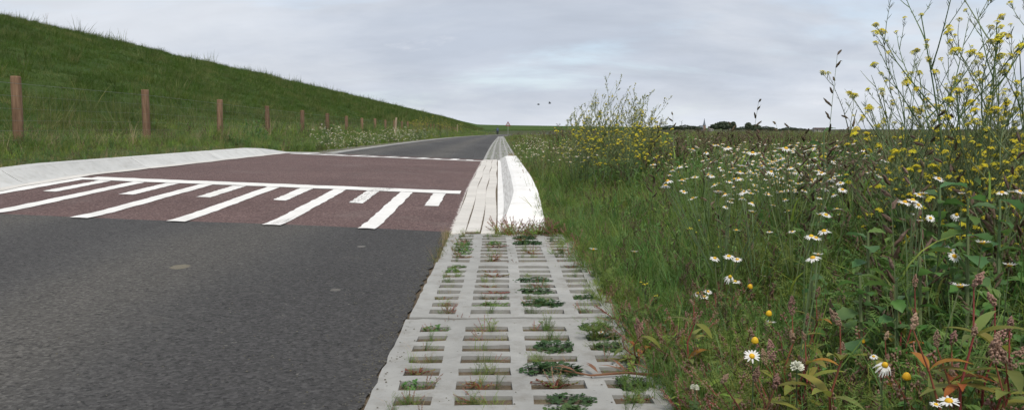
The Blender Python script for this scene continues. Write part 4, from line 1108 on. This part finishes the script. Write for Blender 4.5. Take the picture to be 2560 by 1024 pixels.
# the pale bush that stands above the horizon in the middle
for k, (px, pyt, Y, lean, yl, lb) in enumerate([
        (1518, 224, 9.2, (0, 0), .25, 'tallest pale mustard stalk of the bush above the horizon'), (1490, 272, 9.0, (-.22, 0), .3, 'mustard stalk leaning left out of the bush above the horizon'),
        (1550, 262, 9.4, (.12, 0), .4, 'mustard stalk leaning right out of the bush above the horizon'), (1590, 262, 9.1, (.06, 0), .5, 'right hand mustard stalk of the bush above the horizon'),
        (1470, 285, 9.6, (-.18, 0), .4, 'lowest left mustard stalk of the bush above the horizon'), (1612, 285, 9.3, (.05, 0), .6, 'pale podded mustard stalk at the right end of the bush'), (1580, 270, 8.8, (0, 0), .7, 'yellowest mustard stalk in the middle of the bush'), (1530, 280, 8.7, (0, 0), .7, 'short yellow mustard in front of the tallest stalk'), (1500, 292, 8.9, (-.05, 0), .5, 'short pale mustard left of the tallest stalk'), (1560, 288, 9.0, (.03, 0), .5, 'short pale mustard right of the tallest stalk'), (1600, 290, 8.8, (.0, 0), .6, 'short pale mustard at the right of the bush'), (1455, 298, 9.1, (-.1, 0), .5, 'short pale mustard at the left end of the bush')]):
    b = root(px, Y); mustard(b, hgt(pyt, Y, b), lb, 'mustard bush above the horizon', nmain=2, lean=lean, bushy=1.3, pods=M['palepod'], yellow=yl * .8, thick=.75, podthick=2.5, nleaf=14, spread=.75, csize=.6)
for k, (px, Y) in enumerate([(1470, 8.6), (1505, 8.4), (1550, 8.3), (1595, 8.5), (1630, 8.7), (1655, 9.2), (1440, 9.4), (1575, 8.0)]):
    b = root(px, Y); mustard(b, hgt(325, Y, b), 'low yellow flowered mustard at the foot of the bush above the horizon', 'low mustard at the foot of the bush', nmain=2, bushy=1.2, yellow=.7, spread=.85, nleaf=8, csize=.75)
for px, pyt, Y, lb in [(1752, 536, 3.4, 'single small upright mustard in the grass near the slabs'), (1617, 694, 2.9, 'tiny yellow mustard at the slab edge')]:
    b = root(px, Y); mustard(b, hgt(pyt, Y, b), lb, None, bushy=.3, nleaf=3, yellow=1., csize=.4)
for px, Y, s, lb in [(1062, 48, 1.25, 'yellow mustard bush rising at the far fence line'), (1100, 62, 1.35, 'yellow mustard bush behind the white daisy bushes'), (1118, 70, 1.4, 'broad yellow mustard bush on the far left verge'), (1150, 95, 1.5, 'farthest yellow mustard bush on the left verge'), (1040, 43, 1.1, 'loose yellow mustard just right of the pale leaning post')]:
    p = at(px, 335, Y); b = Vector((p.x, Y, float(ground(p.x, Y))))
    mustard(b, s, lb, 'mustard bushes on the left verge', nmain=4, bushy=1.5, yellow=1., thick=2.2, spread=.8)

# ------------------------------------------------------------------ dark seed spikes
def spike(px, pyt, Y, lb, size=1., nod=.5, lean=.3, n=1, seed=0):
    random.seed(seed + int(px)); b = root(px, Y); h = hgt(pyt, Y, b)
    mb = seed_stalk(h / .93, n, lean, 0, 1, size, nod)
    # split stem and seed head into two parts
    s0, s1 = MB(), MB()
    for f, m in zip(mb.f, mb.m): (s0 if m == 0 else s1).add([mb.v[i] for i in f], [tuple(range(len(f)))])
    tip = max(mb.v, key=lambda q: q[2]); t = thing('seed_grass', lb, 'grass stalk', (b.x - tip[0], b.y, b.z), 0, 'dark seed spikes in the verge')
    place('stem', s0.mesh('stem', M['mstem']), t); place('seed_spike', s1.mesh('seed_spike', M['seed']), t)
    for k in range(3): place('leaf', GL[k % 2], t, (0, 0, h * (.25 + .18 * k)), (0, 0, random.uniform(0, 6.3)), random.uniform(.7, 1.1))
g1 = MB(); g1.blade((0, 0, 0), 0, .22, .009, .5, 1.3, 5); g2 = MB(); g2.blade((0, 0, 0), 0, .17, .008, .3, 1.5, 5)
GL = [g1.mesh('leaf', M['green']), g2.mesh('leaf', M['olive'])]
for a in [(2112, 190, 3.2, 'tallest dark seed spike against the sky left of the mustard', 1.15, .2, .1), (2150, 228, 3.1, 'nodding dark seed spike right of the tallest spike', 1.1, 1.3, .35), (2186, 268, 3.2, 'leaning seed spike in front of the sky beside the nodding one', 1., .5, .5),
          (2192, 300, 3.0, 'short stout dark seed spike at the horizon', 1.1, .1, .1), (1997, 284, 3.6, 'drooping brown seed head standing just above the horizon', 1.25, 1.6, .2), (2004, 302, 3.5, 'short dark seed head beside the drooping brown one', 1.2, .1, .1),
          (1691, 265, 5.2, 'slim pale-stemmed seed spike alone above the horizon', 1.25, .1, .15), (1804, 282, 4.6, 'seed spike in front of the round trees', 1.3, .2, .2), (1884, 287, 4.4, 'seed spike right of the round trees', 1.3, .2, .2),
          (1911, 290, 4.2, 'spreading seed head like an umbrella at the horizon', 1.5, .3, .3), (1963, 284, 4.3, 'four-branched pale seed spike at the horizon', 1.2, .1, .15), (1945, 302, 4.0, 'low bunch of reddish seed spikes at the horizon', 1.2, .6, .5),
          (1756, 302, 4.4, 'dark leaning spike in front of the church spire', 1.2, .2, .5), (1640, 296, 6.5, 'arching seed spike at the right end of the mustard bush', 1.3, 1.2, .5),
          (2420, 260, 2.3, 'thick dark arching seed head in front of the mustard', 1.5, 1.5, .6), (2365, 205, 2.9, 'dark upright seed spike amid the mustard stems', 1.2, .2, .1), (2545, 225, 2.4, 'dark ragged seed spike at the right edge', 1.4, .4, .2), (2280, 300, 2.4, 'dark curved seed head among yellow flowers', 1.3, 1.4, .5),
          (2190, 470, 1.9, 'long brown arching seed head in the green tangle', 1.5, 1.6, .5), (2330, 452, 2.1, 'brown horizontal seed head in front of mustard leaves', 1.3, 1.7, .7), (2075, 350, 2.6, 'brown seed head among the white drift', 1.2, .8, .3), (1640, 380, 4.6, 'dark seed spike in the shorter grass right of the kerb', 1.2, .6, .4), (1760, 440, 3.3, 'brown seed spike leaning over the grass', 1.2, 1., .5)]:
    spike(*a[:4], size=a[4] * (.8 if a[2] < 2.7 else 1.), nod=a[5], lean=a[6])

# ------------------------------------------------------------------ red-stemmed weeds with seed spikes
RL = [leaf_mesh('r', M['yellowleaf'], .085, .022, .9, .25), leaf_mesh('r', M['orange'], .07, .020, 1.3, .3), leaf_mesh('r', M['olive'], .08, .020, .8, .25)]
def seed_ear(ll, r):
    mb = MB()
    for k in range(70):
        t = random.random(); a = random.uniform(0, 6.283); q = r * math.sin(math.pi * min(1, .12 + t * .86)) * random.uniform(.5, 1.05)
        mb.octa((math.cos(a) * q, math.sin(a) * q, ll * t), .0022, 0, (1, 1, 1.4))
    return mb.mesh('seed_ear', M['redseed'])
EARS = [seed_ear(.038, .0075), seed_ear(.026, .006), seed_ear(.045, .009)]
def redshank(px, pyt, Y, lb, nst=3, spread=.25, leaves=10, stem=M['redstem'], lean=0., ear=1.):
    b = root(px, Y); h = hgt(pyt, Y, b); t = thing('red_stemmed_weed', lb, 'weed', b, 0, 'red stemmed weeds')
    for s in range(nst):
        az = random.uniform(0, 6.283) if s else 0; le = spread * random.uniform(.4, 1.2) if s else abs(lean); hh = h * (1 if s == 0 else random.uniform(.6, .92))
        pts = [Vector((math.cos(az) * le * q * hh + .012 * math.sin(q * 9 + s), math.sin(az) * le * q * hh, hh * q - .02)) for q in (0, .2, .4, .6, .8, 1)]
        mb = MB(); mb.tube(pts, [.0030, .0028, .0026, .0022, .0018, .0011], 6, 0, False)
        for p in pts[1:5]: mb.octa(p, .0038, 0, (1, 1, .9))
        so = place('stem', mb.mesh('stem', stem, True), t)
        for k in range(2 if s == 0 else 1):
            p = pts[5 - k]; place('seed_ear', random.choice(EARS), t, p, (random.uniform(-.5, .5), random.uniform(-.5, .5), 0), ear * random.uniform(.8, 1.25))
        for k in range(leaves // nst + 4):
            p = pts[1 + k % 4]; place('leaf', random.choice([RL[0], RL[0], RL[0], RL[2], RL[2], RL[1]]), t, p, (0, random.uniform(-.5, .3), random.uniform(0, 6.283)), random.uniform(.65, 1.25))
random.seed(11)
for a in [dict(px=2448, pyt=690, Y=1.38, lb='tallest red stemmed weed with yellow and orange leaves at bottom right', nst=3, spread=.4, leaves=34, ear=1.0), dict(px=2505, pyt=740, Y=1.45, lb='red stemmed weed with fat pink seed ears behind the tallest red one', nst=2, leaves=18, ear=1.2),
          dict(px=2545, pyt=800, Y=1.4, lb='red stemmed weed at the bottom right corner', nst=2, leaves=12), dict(px=2112, pyt=790, Y=1.5, lb='red stemmed weed with one thick stem left of the drooping daisy', nst=1, spread=.3, leaves=10),
          dict(px=1738, pyt=745, Y=2.15, lb='thin rusty stem under the three small daisies', nst=1, leaves=4, ear=.6), dict(px=2050, pyt=725, Y=1.95, lb='weed with pale pink seed ears in the middle of the foreground', nst=2, leaves=8, ear=.8),
          dict(px=1990, pyt=770, Y=1.8, lb='cluster of dusky pink seed ears above the clover head', nst=2, spread=.4, leaves=6), dict(px=2025, pyt=830, Y=1.7, lb='dusky pink seed ears right of the clover head', nst=2, leaves=8, ear=.8),
          dict(px=1945, pyt=880, Y=1.55, lb='withered brown weed below the clover head', nst=3, spread=.4, leaves=8, stem=M['brown']), dict(px=2300, pyt=700, Y=1.9, lb='weed with loose pink ears below the broad leaves', nst=2, leaves=8, ear=.8),
          dict(px=1600, pyt=800, Y=2.35, lb='leaning reddish dry weed along the slab edge', nst=4, spread=.7, leaves=6, stem=M['brown']), dict(px=2230, pyt=830, Y=1.75, lb='weed with beaded brown ears behind the drooping daisy', nst=2, leaves=8, ear=.8), dict(px=2400, pyt=840, Y=1.6, lb='small red weed left of the tallest red stem', nst=3, leaves=8)]:
    redshank(**a)
# ------------------------------------------------------------------ broad leaved plants
def broadleaf(px, py, Y, n, lb, s=1.):
    top = at(px, py, Y); b = Vector((top.x, top.y, float(ground(top.x, top.y)))); h = top.z - b.z
    t = thing('broad_leaved_plant', lb, 'plant', b, 0, 'broad leaved plants'); mb = MB(); mb.tube([(0, 0, -.02), (.01, 0, h * .5), (0, 0, h)], [.006, .005, .003], 6); place('stem', mb.mesh('stem', M['mstem']), t)
    n = int(n * 1.6)
    for k in range(n):
        a = k * 2.4 + random.uniform(-.3, .3); z = h * (1 - .75 * k / n); place('leaf', random.choice(BLEAF), t, (0, 0, z), (random.uniform(-.5, .5), random.uniform(-.4, .5), a), s * random.uniform(.5, 1.05))
for a in [(2170, 580, 2.1, 11, 'broad leaved plant with rounded blue-green leaves left of the ragged daisies'), (2150, 690, 1.9, 8, 'lower broad leaved plant in front of the rounded one'), (2350, 470, 2.2, 12, 'broad dark leaves in front of the yellow mustard', 1.15), (2420, 500, 2.1, 12, 'large drooping green leaves right of the dark leaves', 1.2),
          (2420, 590, 1.95, 9, 'broad leaves under the drooping green ones'), (2500, 500, 2.1, 9, 'broad leaves at the right edge below the mustard'), (2300, 640, 1.95, 8, 'shaded broad leaves between the daisies'), (2240, 700, 1.9, 7, 'small broad leaves above the red weeds', .8), (2060, 330, 3.4, 5, 'upright leaf blades standing at the horizon left of the mustard', .9), (2030, 700, 2.1, 6, 'low dark green leaves in the tangled foreground', .7)]:
    broadleaf(*a)
# ------------------------------------------------------------------ clover heads
for px, py, w, Y, lb in [(1992, 918, 38, 1.55, 'round white clover head among dusky pink ears'), (1737, 968, 24, 1.75, 'small white clover head beside the slab edge')]:
    p = at(px, py, Y); r = w * Y / 2000 / 2; b = Vector((p.x, p.y, float(ground(p.x, p.y)))); t = thing('clover', lb, 'flower', b)
    mb = MB(); mb.tube(stem_path((0, 0, -.02), (0, 0, p.z - b.z), .01), .0016, 4); place('stem', mb.mesh('stem', M['mstem']), t)
    mh = MB()
    for k in range(60):
        z = random.uniform(-.3, 1); a = random.uniform(0, 6.283); q = math.sqrt(max(0, 1 - z * z)); d = Vector((q * math.cos(a), q * math.sin(a), z)); c = Vector((0, 0, p.z - b.z)); mh.spindle(c + d * r * .35, c + d * r * random.uniform(.9, 1.05), r * .13, 4, 0, (.4, .9, 1., .3))
    place('flower_head', mh.mesh('clover_head', M['cloverhead']), t)
    ml = clover_clump(.06, .09, 14); place('foliage', ml.mesh('foliage', M['clover']), t)

# ------------------------------------------------------------------ weeds in the slab cells
random.seed(31)
def cell_kits():
    K = {}
    K['clover'] = ([clover_clump(.066, .030, 80).mesh('weed', M['clover']) for _ in range(3)], 'dark green clover clump')
    K['grass'] = ([tuft(34, .050, .0030, .050, 1.2, 1.6).mesh('weed', M['green']) for _ in range(3)], 'small green grass tuft')
    K['olive'] = ([tuft(30, .045, .0028, .052, 1.3, 1.6).mesh('weed', M['olive']) for _ in range(2)], 'small yellowish grass tuft')
    K['dry'] = ([tuft(22, .05, .0026, .05, 1.4, 1.2).mesh('weed', M['straw']) for _ in range(2)], 'dry straw-coloured tuft')
    rr = []
    for _ in range(3):
        mb = MB()
        for k in range(13):
            a = random.uniform(0, 6.283); ll = random.uniform(.03, .07); p1 = Vector((math.cos(a) * ll * .8, math.sin(a) * ll * .45, random.uniform(.01, .04))); mb.tube([(0, 0, -.01), p1 * .5 + Vector((0, 0, .01)), p1], .0011, 3, 0, False)
            for j in range(5): mb.leaf(p1 * random.uniform(.4, 1.), (random.uniform(-1, 1), random.uniform(-1, 1), .6), .013, .006, .3, .2, 2, 1 if random.random() < .6 else 2)
        rr.append(mb.mesh('weed', [M['redstem'], M['brown'], M['olive']]))
    K['red'] = (rr, 'reddish creeping weed')
    K['leafy'] = ([clover_clump(.05, .028, 26).mesh('weed', M['deep']) for _ in range(3)], 'small leafy green weed')
    return K
CK = cell_kits()
ORD = ['first', 'second', 'third', 'fourth', 'fifth', 'sixth', 'seventh', 'eighth', 'ninth']
SL = ['', 'nearest slab', 'middle slab', 'farthest slab']
pref = {0: ['grass', 'red', 'leafy', 'olive', 'dry', 'none'], 1: ['red', 'grass', 'leafy', 'olive', 'red', 'dry'], 2: ['clover', 'clover', 'red', 'grass', 'olive', 'clover'], 3: ['clover', 'grass', 'olive', 'red', 'dry', 'grass']}
cellc = [.116, .298, .502, .684]
for si in (1, 2, 3):
    s = near_slabs[si]
    for j in range(9):
        for c in range(4):
            kd = random.choice(pref[c])
            if si == 1 and c == 2: kd = ['red', 'clover', 'clover', 'red', 'clover', 'grass', 'clover', 'olive', 'red'][j] if j < 8 else 'olive'
            if si == 1 and c == 3 and j in (6, 7, 8): kd = 'clover'
            if kd == 'none': continue
            if si > 1 and kd == 'clover' and random.random() < .6: kd = 'olive'
            kit, ds = CK[kd]; yy = s.location.y + (.058 + .035 + .124 * j) * s.scale[1]
            lb = '%s, %s cell from road, %s row, %s' % (ds, ORD[c], ORD[j], SL[si])
            if c in (0, 3): sx = .75
            else: sx = 1.05
            o = place('weed', random.choice(kit), None, (s.location.x + cellc[c] + random.uniform(-.02, .02), yy + random.uniform(-.008, .008), -.007), (0, 0, random.choice([0, math.pi]) + random.uniform(-.3, .3)),
                      (sx * random.uniform(.95, 1.6), (.8 if kd == 'clover' else .62) * random.uniform(.9, 1.3), random.uniform(.8, 1.3) * (.55 if kd == 'red' else 1)))
            tag(o, lb, 'weed', 'weeds in the slab cells')
# long dry stem lying over the slabs
mb = MB(); mb.tube([(.56, 2.20, .03), (.43, 2.16, .022), (.36, 2.20, .016), (.26, 2.19, .012), (.16, 2.23, .02)], [.005, .0045, .004, .003, .0015], 5)
for q in ((.43, 2.16, .03), (.36, 2.2, .02), (.28, 2.19, .02), (.22, 2.2, .02)):
    for k in range(2): mb.leaf(q, (random.uniform(-1, -.2), random.uniform(-.8, .8), .25), random.uniform(.05, .09), .010, .5, .2, 3)
tag(place('dry_stem', mb.mesh('dry_stem', M['brown'])), 'dry brown grass stem fallen across the nearest slab from the verge', 'stem')

# ------------------------------------------------------------------ grit along the asphalt edge
gm = MB(); random.seed(91)
for k in range(1500):
    q = random.random()
    if q < .55: x, y = -.345 + random.gauss(-.01, .025), random.uniform(1.6, 5.5)
    elif q < .75: x, y = random.uniform(-.32, .45), random.uniform(1.6, 5.3)
    else: x, y = -.345 - abs(random.gauss(0, .5)), random.uniform(1.6, 5.4)
    zg = float(zroad(min(x, -.33), y)) + (.005 if x > -.33 else .001); gm.octa((x, y, zg), random.uniform(.0012, .0040), 0, (1, random.uniform(.6, 1), random.uniform(.4, .8)))
tag(place('grit', gm.mesh('grit', M['gravel'])), 'scattered grit and small stones along the asphalt edge', 'grit', None, 'stuff')

# ------------------------------------------------------------------ warning sign, cyclist, birds
sy = 172.; sp_ = at(1270, 311, sy); sg = float(prof(sy)) - .05
sign = thing('warning_sign', 'triangular warning sign on a thin pole far down the road', 'sign', (sp_.x, sy, sg))
mb = MB(); mb.lathe([(.04, -.3), (.04, 1.0), (.04, sp_.z - sg + .42)], 8); place('pole', mb.mesh('pole', M['steel']), sign)
zc = sp_.z - sg
def tri(s, y0, y1):
    m = MB(); p = [(-s * .577, -s * .333), (s * .577, -s * .333), (0, s * .667)]
    m.add([(x, y0, z + zc) for x, z in p] + [(x, y1, z + zc) for x, z in p], [(0, 1, 2), (5, 4, 3), (0, 3, 4, 1), (1, 4, 5, 2), (2, 5, 3, 0)]); return m
place('border', tri(1.0, -.06, -.045).mesh('border', M['signred']), sign); place('face', tri(.60, -.065, -.0605).mesh('face', M['signwhite']), sign)
mb = MB(); mb.box(-.05, .03, -.069, -.0655, zc - .12, zc + .16); mb.box(-.02, .10, -.069, -.0655, zc - .17, zc - .12); place('symbol', mb.mesh('symbol', M['black']), sign)
cy = 160.; cx = at(1244, 340, cy).x; cz = float(zroad(-.6, cy)) + .003
bike = thing('bicycle', 'dark bicycle under the distant rider on the road', 'bicycle', (cx, cy, cz))
for dy in (-.52, .52):
    mb = MB(); n = 20; pts = [(0, dy + .33 * math.cos(6.2832 * i / n), .345 + .33 * math.sin(6.2832 * i / n)) for i in range(n + 1)]; mb.tube(pts, .02, 5, 0, False); w = place('wheel', mb.mesh('tyre', M['black']), bike)
    ms = MB()
    for i in range(10): ms.tube([(0, dy, .345), (0, dy + .32 * math.cos(.6283 * i), .345 + .32 * math.sin(.6283 * i))], .003, 3)
    place('spokes', ms.mesh('spokes', M['steel']), w)
mb = MB()
for a, b in (((0, -.52, .345), (0, -.08, .30)), ((0, -.52, .345), (0, -.2, .82)), ((0, -.2, .86), (0, -.08, .30)), ((0, -.08, .30), (0, .36, .78)), ((0, -.18, .78), (0, .36, .84)), ((0, .34, .95), (0, .52, .345))): mb.tube([a, b], .018, 6)
place('frame', mb.mesh('frame', M['black']), bike)
mb = MB(); mb.tube([(-.29, .18, 1.0), (-.26, .32, 1.03), (0, .34, 1.0), (.26, .32, 1.03), (.29, .18, 1.0)], .014, 6); place('handlebar', mb.mesh('handlebar', M['steel']), bike)
mb = MB(); mb.spindle((0, -.34, .93), (0, -.06, .93), .075, 8, 0, (.9, 1., .7, .4, .3)); place('saddle', mb.mesh('saddle', M['black']), bike)
for s in (-1, 1):
    mb = MB(); mb.box(s * .10 - .07, s * .10 + .07, -.74, -.38, .38, .72); place('pannier', mb.mesh('pannier', M['trousers']), bike)
person = thing('person', 'distant rider in a blue-grey jacket on a bicycle, seen far down the road', 'person', (cx, cy, cz))
def skin_body(name, joints, edges, mat, parent):
    me = bpy.data.meshes.new(name); me.from_pydata([j[0] for j in joints], edges, []); me.materials.append(mat)
    o = place(name, me, parent); sk = o.modifiers.new('skin', 'SKIN'); o.modifiers.new('smooth', 'SUBSURF').levels = 1
    if not me.skin_vertices: me.skin_vertices.new()
    for k, j in enumerate(joints): me.skin_vertices[0].data[k].radius = (j[1], j[1]); 
    me.skin_vertices[0].data[0].use_root = True; return o
J = [((0, -.18, .98), .16), ((0, -.12, 1.15), .15), ((0, 0, 1.36), .17), ((0, .06, 1.50), .09), ((0, .09, 1.58), .065), ((0, .10, 1.70), .105), ((0, .10, 1.78), .085),
     ((-.2, .04, 1.44), .075), ((-.27, .12, 1.22), .055), ((-.27, .27, 1.05), .04), ((.2, .04, 1.44), .075), ((.27, .12, 1.22), .055), ((.27, .27, 1.05), .04),
     ((-.11, -.12, .93), .10), ((-.13, .22, .78), .075), ((-.12, .02, .38), .05), ((-.12, .14, .33), .045), ((.11, -.12, .93), .10), ((.13, .26, .92), .075), ((.12, .08, .55), .05), ((.12, .20, .50), .045)]
skin_body('body', J, [(0, 1), (1, 2), (2, 3), (3, 4), (4, 5), (5, 6), (2, 7), (7, 8), (8, 9), (2, 10), (10, 11), (11, 12), (0, 13), (13, 14), (14, 15), (15, 16), (0, 17), (17, 18), (18, 19), (19, 20)], M['jacket'], person)
mb = MB()
for s, k, f in ((-1, (.22, .78), (.02, .38)), (1, (.26, .92), (.08, .55))):
    mb.tube([(s * .10, -.16, .95), (s * .13, k[0], k[1]), (s * .12, f[0], f[1])], [.125, .092, .066], 8)
place('trousers', mb.mesh('trousers', M['trousers'], True), person)
mb = MB(); mb.lathe([(.118, 1.66), (.125, 1.74), (.10, 1.82), (.04, 1.86)], 12, 0, (0, .085, 0)); place('hair', mb.mesh('hair', M['hair'], True), person)
for px, py, Y, lb, fl in [(1346, 261.5, 90, 'small dark bird flying in the sky, left of a pair', .2), (1374, 258.5, 85, 'small dark bird flying in the sky, right of a pair', .9), (1399, 311, 110, 'dark bird low over the dike with raised wings', -.6)]:
    p = at(px, py, Y); t = thing('bird', lb, 'bird', p, random.uniform(-.5, .5), 'birds in the sky')
    mb = MB(); mb.tube([(-.17, 0, .01), (-.10, 0, .015), (0, 0, 0), (.09, 0, .01), (.14, 0, .03), (.18, 0, .02)], [.012, .03, .05, .045, .028, .006], 8); place('body', mb.mesh('body', M['bird'], True), t)
    for s in (-1, 1):
        m = MB(); a = .25 + fl * .4; m.add([(.07, 0, .03), (-.06, 0, .03), (-.03, s * .16, .03 + .16 * a), (.08, s * .16, .035 + .16 * a), (-.10, s * .36, .02 + .30 * a), (.07, 0, .015), (-.06, 0, .015), (-.03, s * .16, .02 + .16 * a), (.08, s * .16, .022 + .16 * a)], [(0, 1, 2, 3), (3, 2, 4), (5, 8, 7, 6), (8, 4, 7), (0, 3, 8, 5), (1, 6, 7, 2)]); place('wing', m.mesh('wing', M['bird']), t)

# ------------------------------------------------------------------ far village: trees, church, houses, turbine
random.seed(77)
def crown_mesh(lobes, n, leaf):
    mb = MB()
    for k in range(n):
        c, r = random.choice(lobes); z = random.uniform(-1, 1); a = random.uniform(0, 6.283); q = math.sqrt(1 - z * z); u = random.uniform(.55, 1.05)
        p = Vector(c) + Vector((q * math.cos(a) * r[0], q * math.sin(a) * r[0], z * r[1])) * u
        d = Vector((random.uniform(-1, 1), random.uniform(-1, 1), random.uniform(-1, 1))).normalized(); e = d.cross(Vector((random.uniform(-1, 1), random.uniform(-1, 1), random.uniform(-1, 1)))).normalized(); s = leaf * random.uniform(.6, 1.3)
        mb.add([p - d * s, p + e * s * .6, p + d * s, p - e * s * .6], [(0, 1, 2, 3)])
    return mb.mesh('crown', M['crown'])
CR = [crown_mesh([((0, 0, .62), (.42, .34)), ((-.3, 0, .5), (.3, .28)), ((.3, .1, .55), (.3, .3)), ((.05, 0, .8), (.25, .18))], 1500, .075), crown_mesh([((0, 0, .6), (.5, .3)), ((-.5, 0, .45), (.35, .25)), ((.5, 0, .5), (.38, .28)), ((.9, 0, .38), (.25, .22)), ((-.9, 0, .36), (.25, .2))], 2000, .075), crown_mesh([((0, 0, .55), (.26, .42)), ((0, 0, .8), (.17, .2))], 900, .07)]
tk = MB(); tk.tube([(0, 0, -.05), (.01, 0, .25), (0, .02, .6)], [.045, .032, .012], 7); tk.tube([(.01, 0, .28), (.16, .02, .55)], [.02, .008], 5); tk.tube([(.0, 0, .3), (-.17, .05, .56)], [.02, .008], 5); TRUNK = tk.mesh('trunk', M['bark'])
def far_tree(px, pyt, Y, kit, lb, wide=1.):
    p = at(px, pyt, Y); h = (p.z + 1.55) / (.98 if kit == 0 else .93); t = thing('tree', lb, 'tree', (p.x, Y, -1.55), random.uniform(-.3, .3), 'far trees on the horizon')
    place('trunk', TRUNK, t, (0, 0, 0), (0, 0, 0), h); place('crown', CR[kit], t, (0, 0, 0), (0, 0, 0), (h * wide, h * .8, h))
for a in [(1675, 313, 900, 1, 'low hedge of trees right of the mustard bush', 2.2), (1712, 312, 880, 1, 'low trees left of the church spire', 2.), (1745, 316, 900, 0, 'small shrub-like tree at the foot of the church spire', 1.6), (1807, 304, 820, 0, 'tallest round tree clump right of the church spire', 2.1), (1822, 309, 820, 0, 'lower right half of the round tree clump', 1.6), (1833, 306, 800, 2, 'pointed dark tree at the right end of the round clump', 1.3),
          (1858, 316, 900, 1, 'low trees between the round clump and the square tree', 2.), (1871, 308, 760, 2, 'narrow square-topped tree standing alone', 1.6), (1888, 311, 780, 0, 'broad tree right of the square-topped tree', 1.8), (1915, 315, 700, 1, 'dark hedge trees sloping down to the right', 1.7), (1928, 319, 680, 0, 'right end of the dark hedge trees', 1.6), (1972, 317, 760, 1, 'wide trees below the pale seed spike', 1.9), (2000, 320, 760, 1, 'low trees under the drooping seed head', 2.), (2040, 326, 800, 1, 'thin tree line left of the upright leaves', 2.), (2100, 327, 820, 1, 'thin tree line behind the dark seed spikes', 2.2), (2160, 328, 830, 1, 'thin tree line right of the dark seed spikes', 2.2), (2230, 328, 840, 1, 'far tree line behind the mustard flowers', 2.2), (2300, 329, 850, 1, 'far tree line behind the mustard stems', 2.2)]:
    far_tree(*a)
cp = at(1760.5, 320, 1400); ch = thing('church', 'distant church with a thin pointed slate spire on the horizon', 'church', (cp.x, 1400, -1.55))
zt = at(1760.5, 296, 1400).z + 1.55
mb = MB(); mb.box(-2.3, 2.3, -2.3, 2.3, 0, zt * .42); place('tower', mb.mesh('tower', M['brickwall']), ch)
mb = MB(); mb.lathe([(2.9, zt * .42), (1.5, zt * .62), (.12, zt)], 8); place('spire', mb.mesh('spire', M['spire']), ch)
mb = MB(); mb.add([(-9, -4, 0), (-2.3, -4, 0), (-2.3, 4, 0), (-9, 4, 0), (-9, -4, 5), (-2.3, -4, 5), (-2.3, 4, 5), (-9, 4, 5), (-9, 0, 9), (-2.3, 0, 9)], [(0, 1, 5, 4), (2, 3, 7, 6), (3, 0, 4, 8, 7), (1, 2, 6, 9, 5), (4, 5, 9, 8), (6, 7, 8, 9)]); place('nave', mb.mesh('nave', M['spire']), ch)
for px, py, Y, w, d, hh, lb in [(1778, 320, 900, 5, 5, 2.2, 'tiny far house with dark roof right of the spire'), (2050, 336, 620, 9, 4, 1.2, 'low pale far building left of the upright leaves')]:
    p = at(px, py, Y); t = thing('house', lb, 'house', (p.x, Y, -1.55)); zz = max(2.4, p.z + 1.55)
    mb = MB(); mb.add([(-w / 2, 0, 0), (w / 2, 0, 0), (w / 2, d, 0), (-w / 2, d, 0), (-w / 2, 0, zz), (w / 2, 0, zz), (w / 2, d, zz), (-w / 2, d, zz), (-w / 2, d / 2, zz + hh * .8), (w / 2, d / 2, zz + hh * .8)], [(0, 1, 5, 4), (2, 3, 7, 6), (3, 0, 4, 8, 7), (1, 2, 6, 9, 5)]); place('wall', mb.mesh('wall', M['wallwhite']), t)
    mb = MB(); mb.add([(-w / 2 - .3, -.3, zz - .1), (w / 2 + .3, -.3, zz - .1), (w / 2 + .3, d / 2, zz + hh * .8 + .1), (-w / 2 - .3, d / 2, zz + hh * .8 + .1), (w / 2 + .3, d + .3, zz - .1), (-w / 2 - .3, d + .3, zz - .1)], [(0, 1, 2, 3), (3, 2, 4, 5)]); place('roof', mb.mesh('roof', M['tile']), t)
    for s in (-1, 1): mb = MB(); mb.box(s * w * .25 - .5, s * w * .25 + .5, -.04, -.01, .8, 2.0); place('window', mb.mesh('window', M['glass']), t)
wp = at(1704, 304, 1100); wt = thing('wind_turbine', 'thin pale wind turbine on the horizon left of the church spire', 'wind turbine', (wp.x, 1100, -1.55))
mb = MB(); mb.lathe([(.35, 0), (.22, wp.z + 1.55)], 8); place('mast', mb.mesh('mast', M['steel']), wt)
for k in range(3):
    a = .9 + k * 2.094; mb = MB(); mb.tube([(0, -.4, wp.z + 1.55), (math.cos(a) * 3.6, -.4, wp.z + 1.55 + math.sin(a) * 3.6)], [.22, .05], 5); place('blade', mb.mesh('blade', M['steel']), wt)
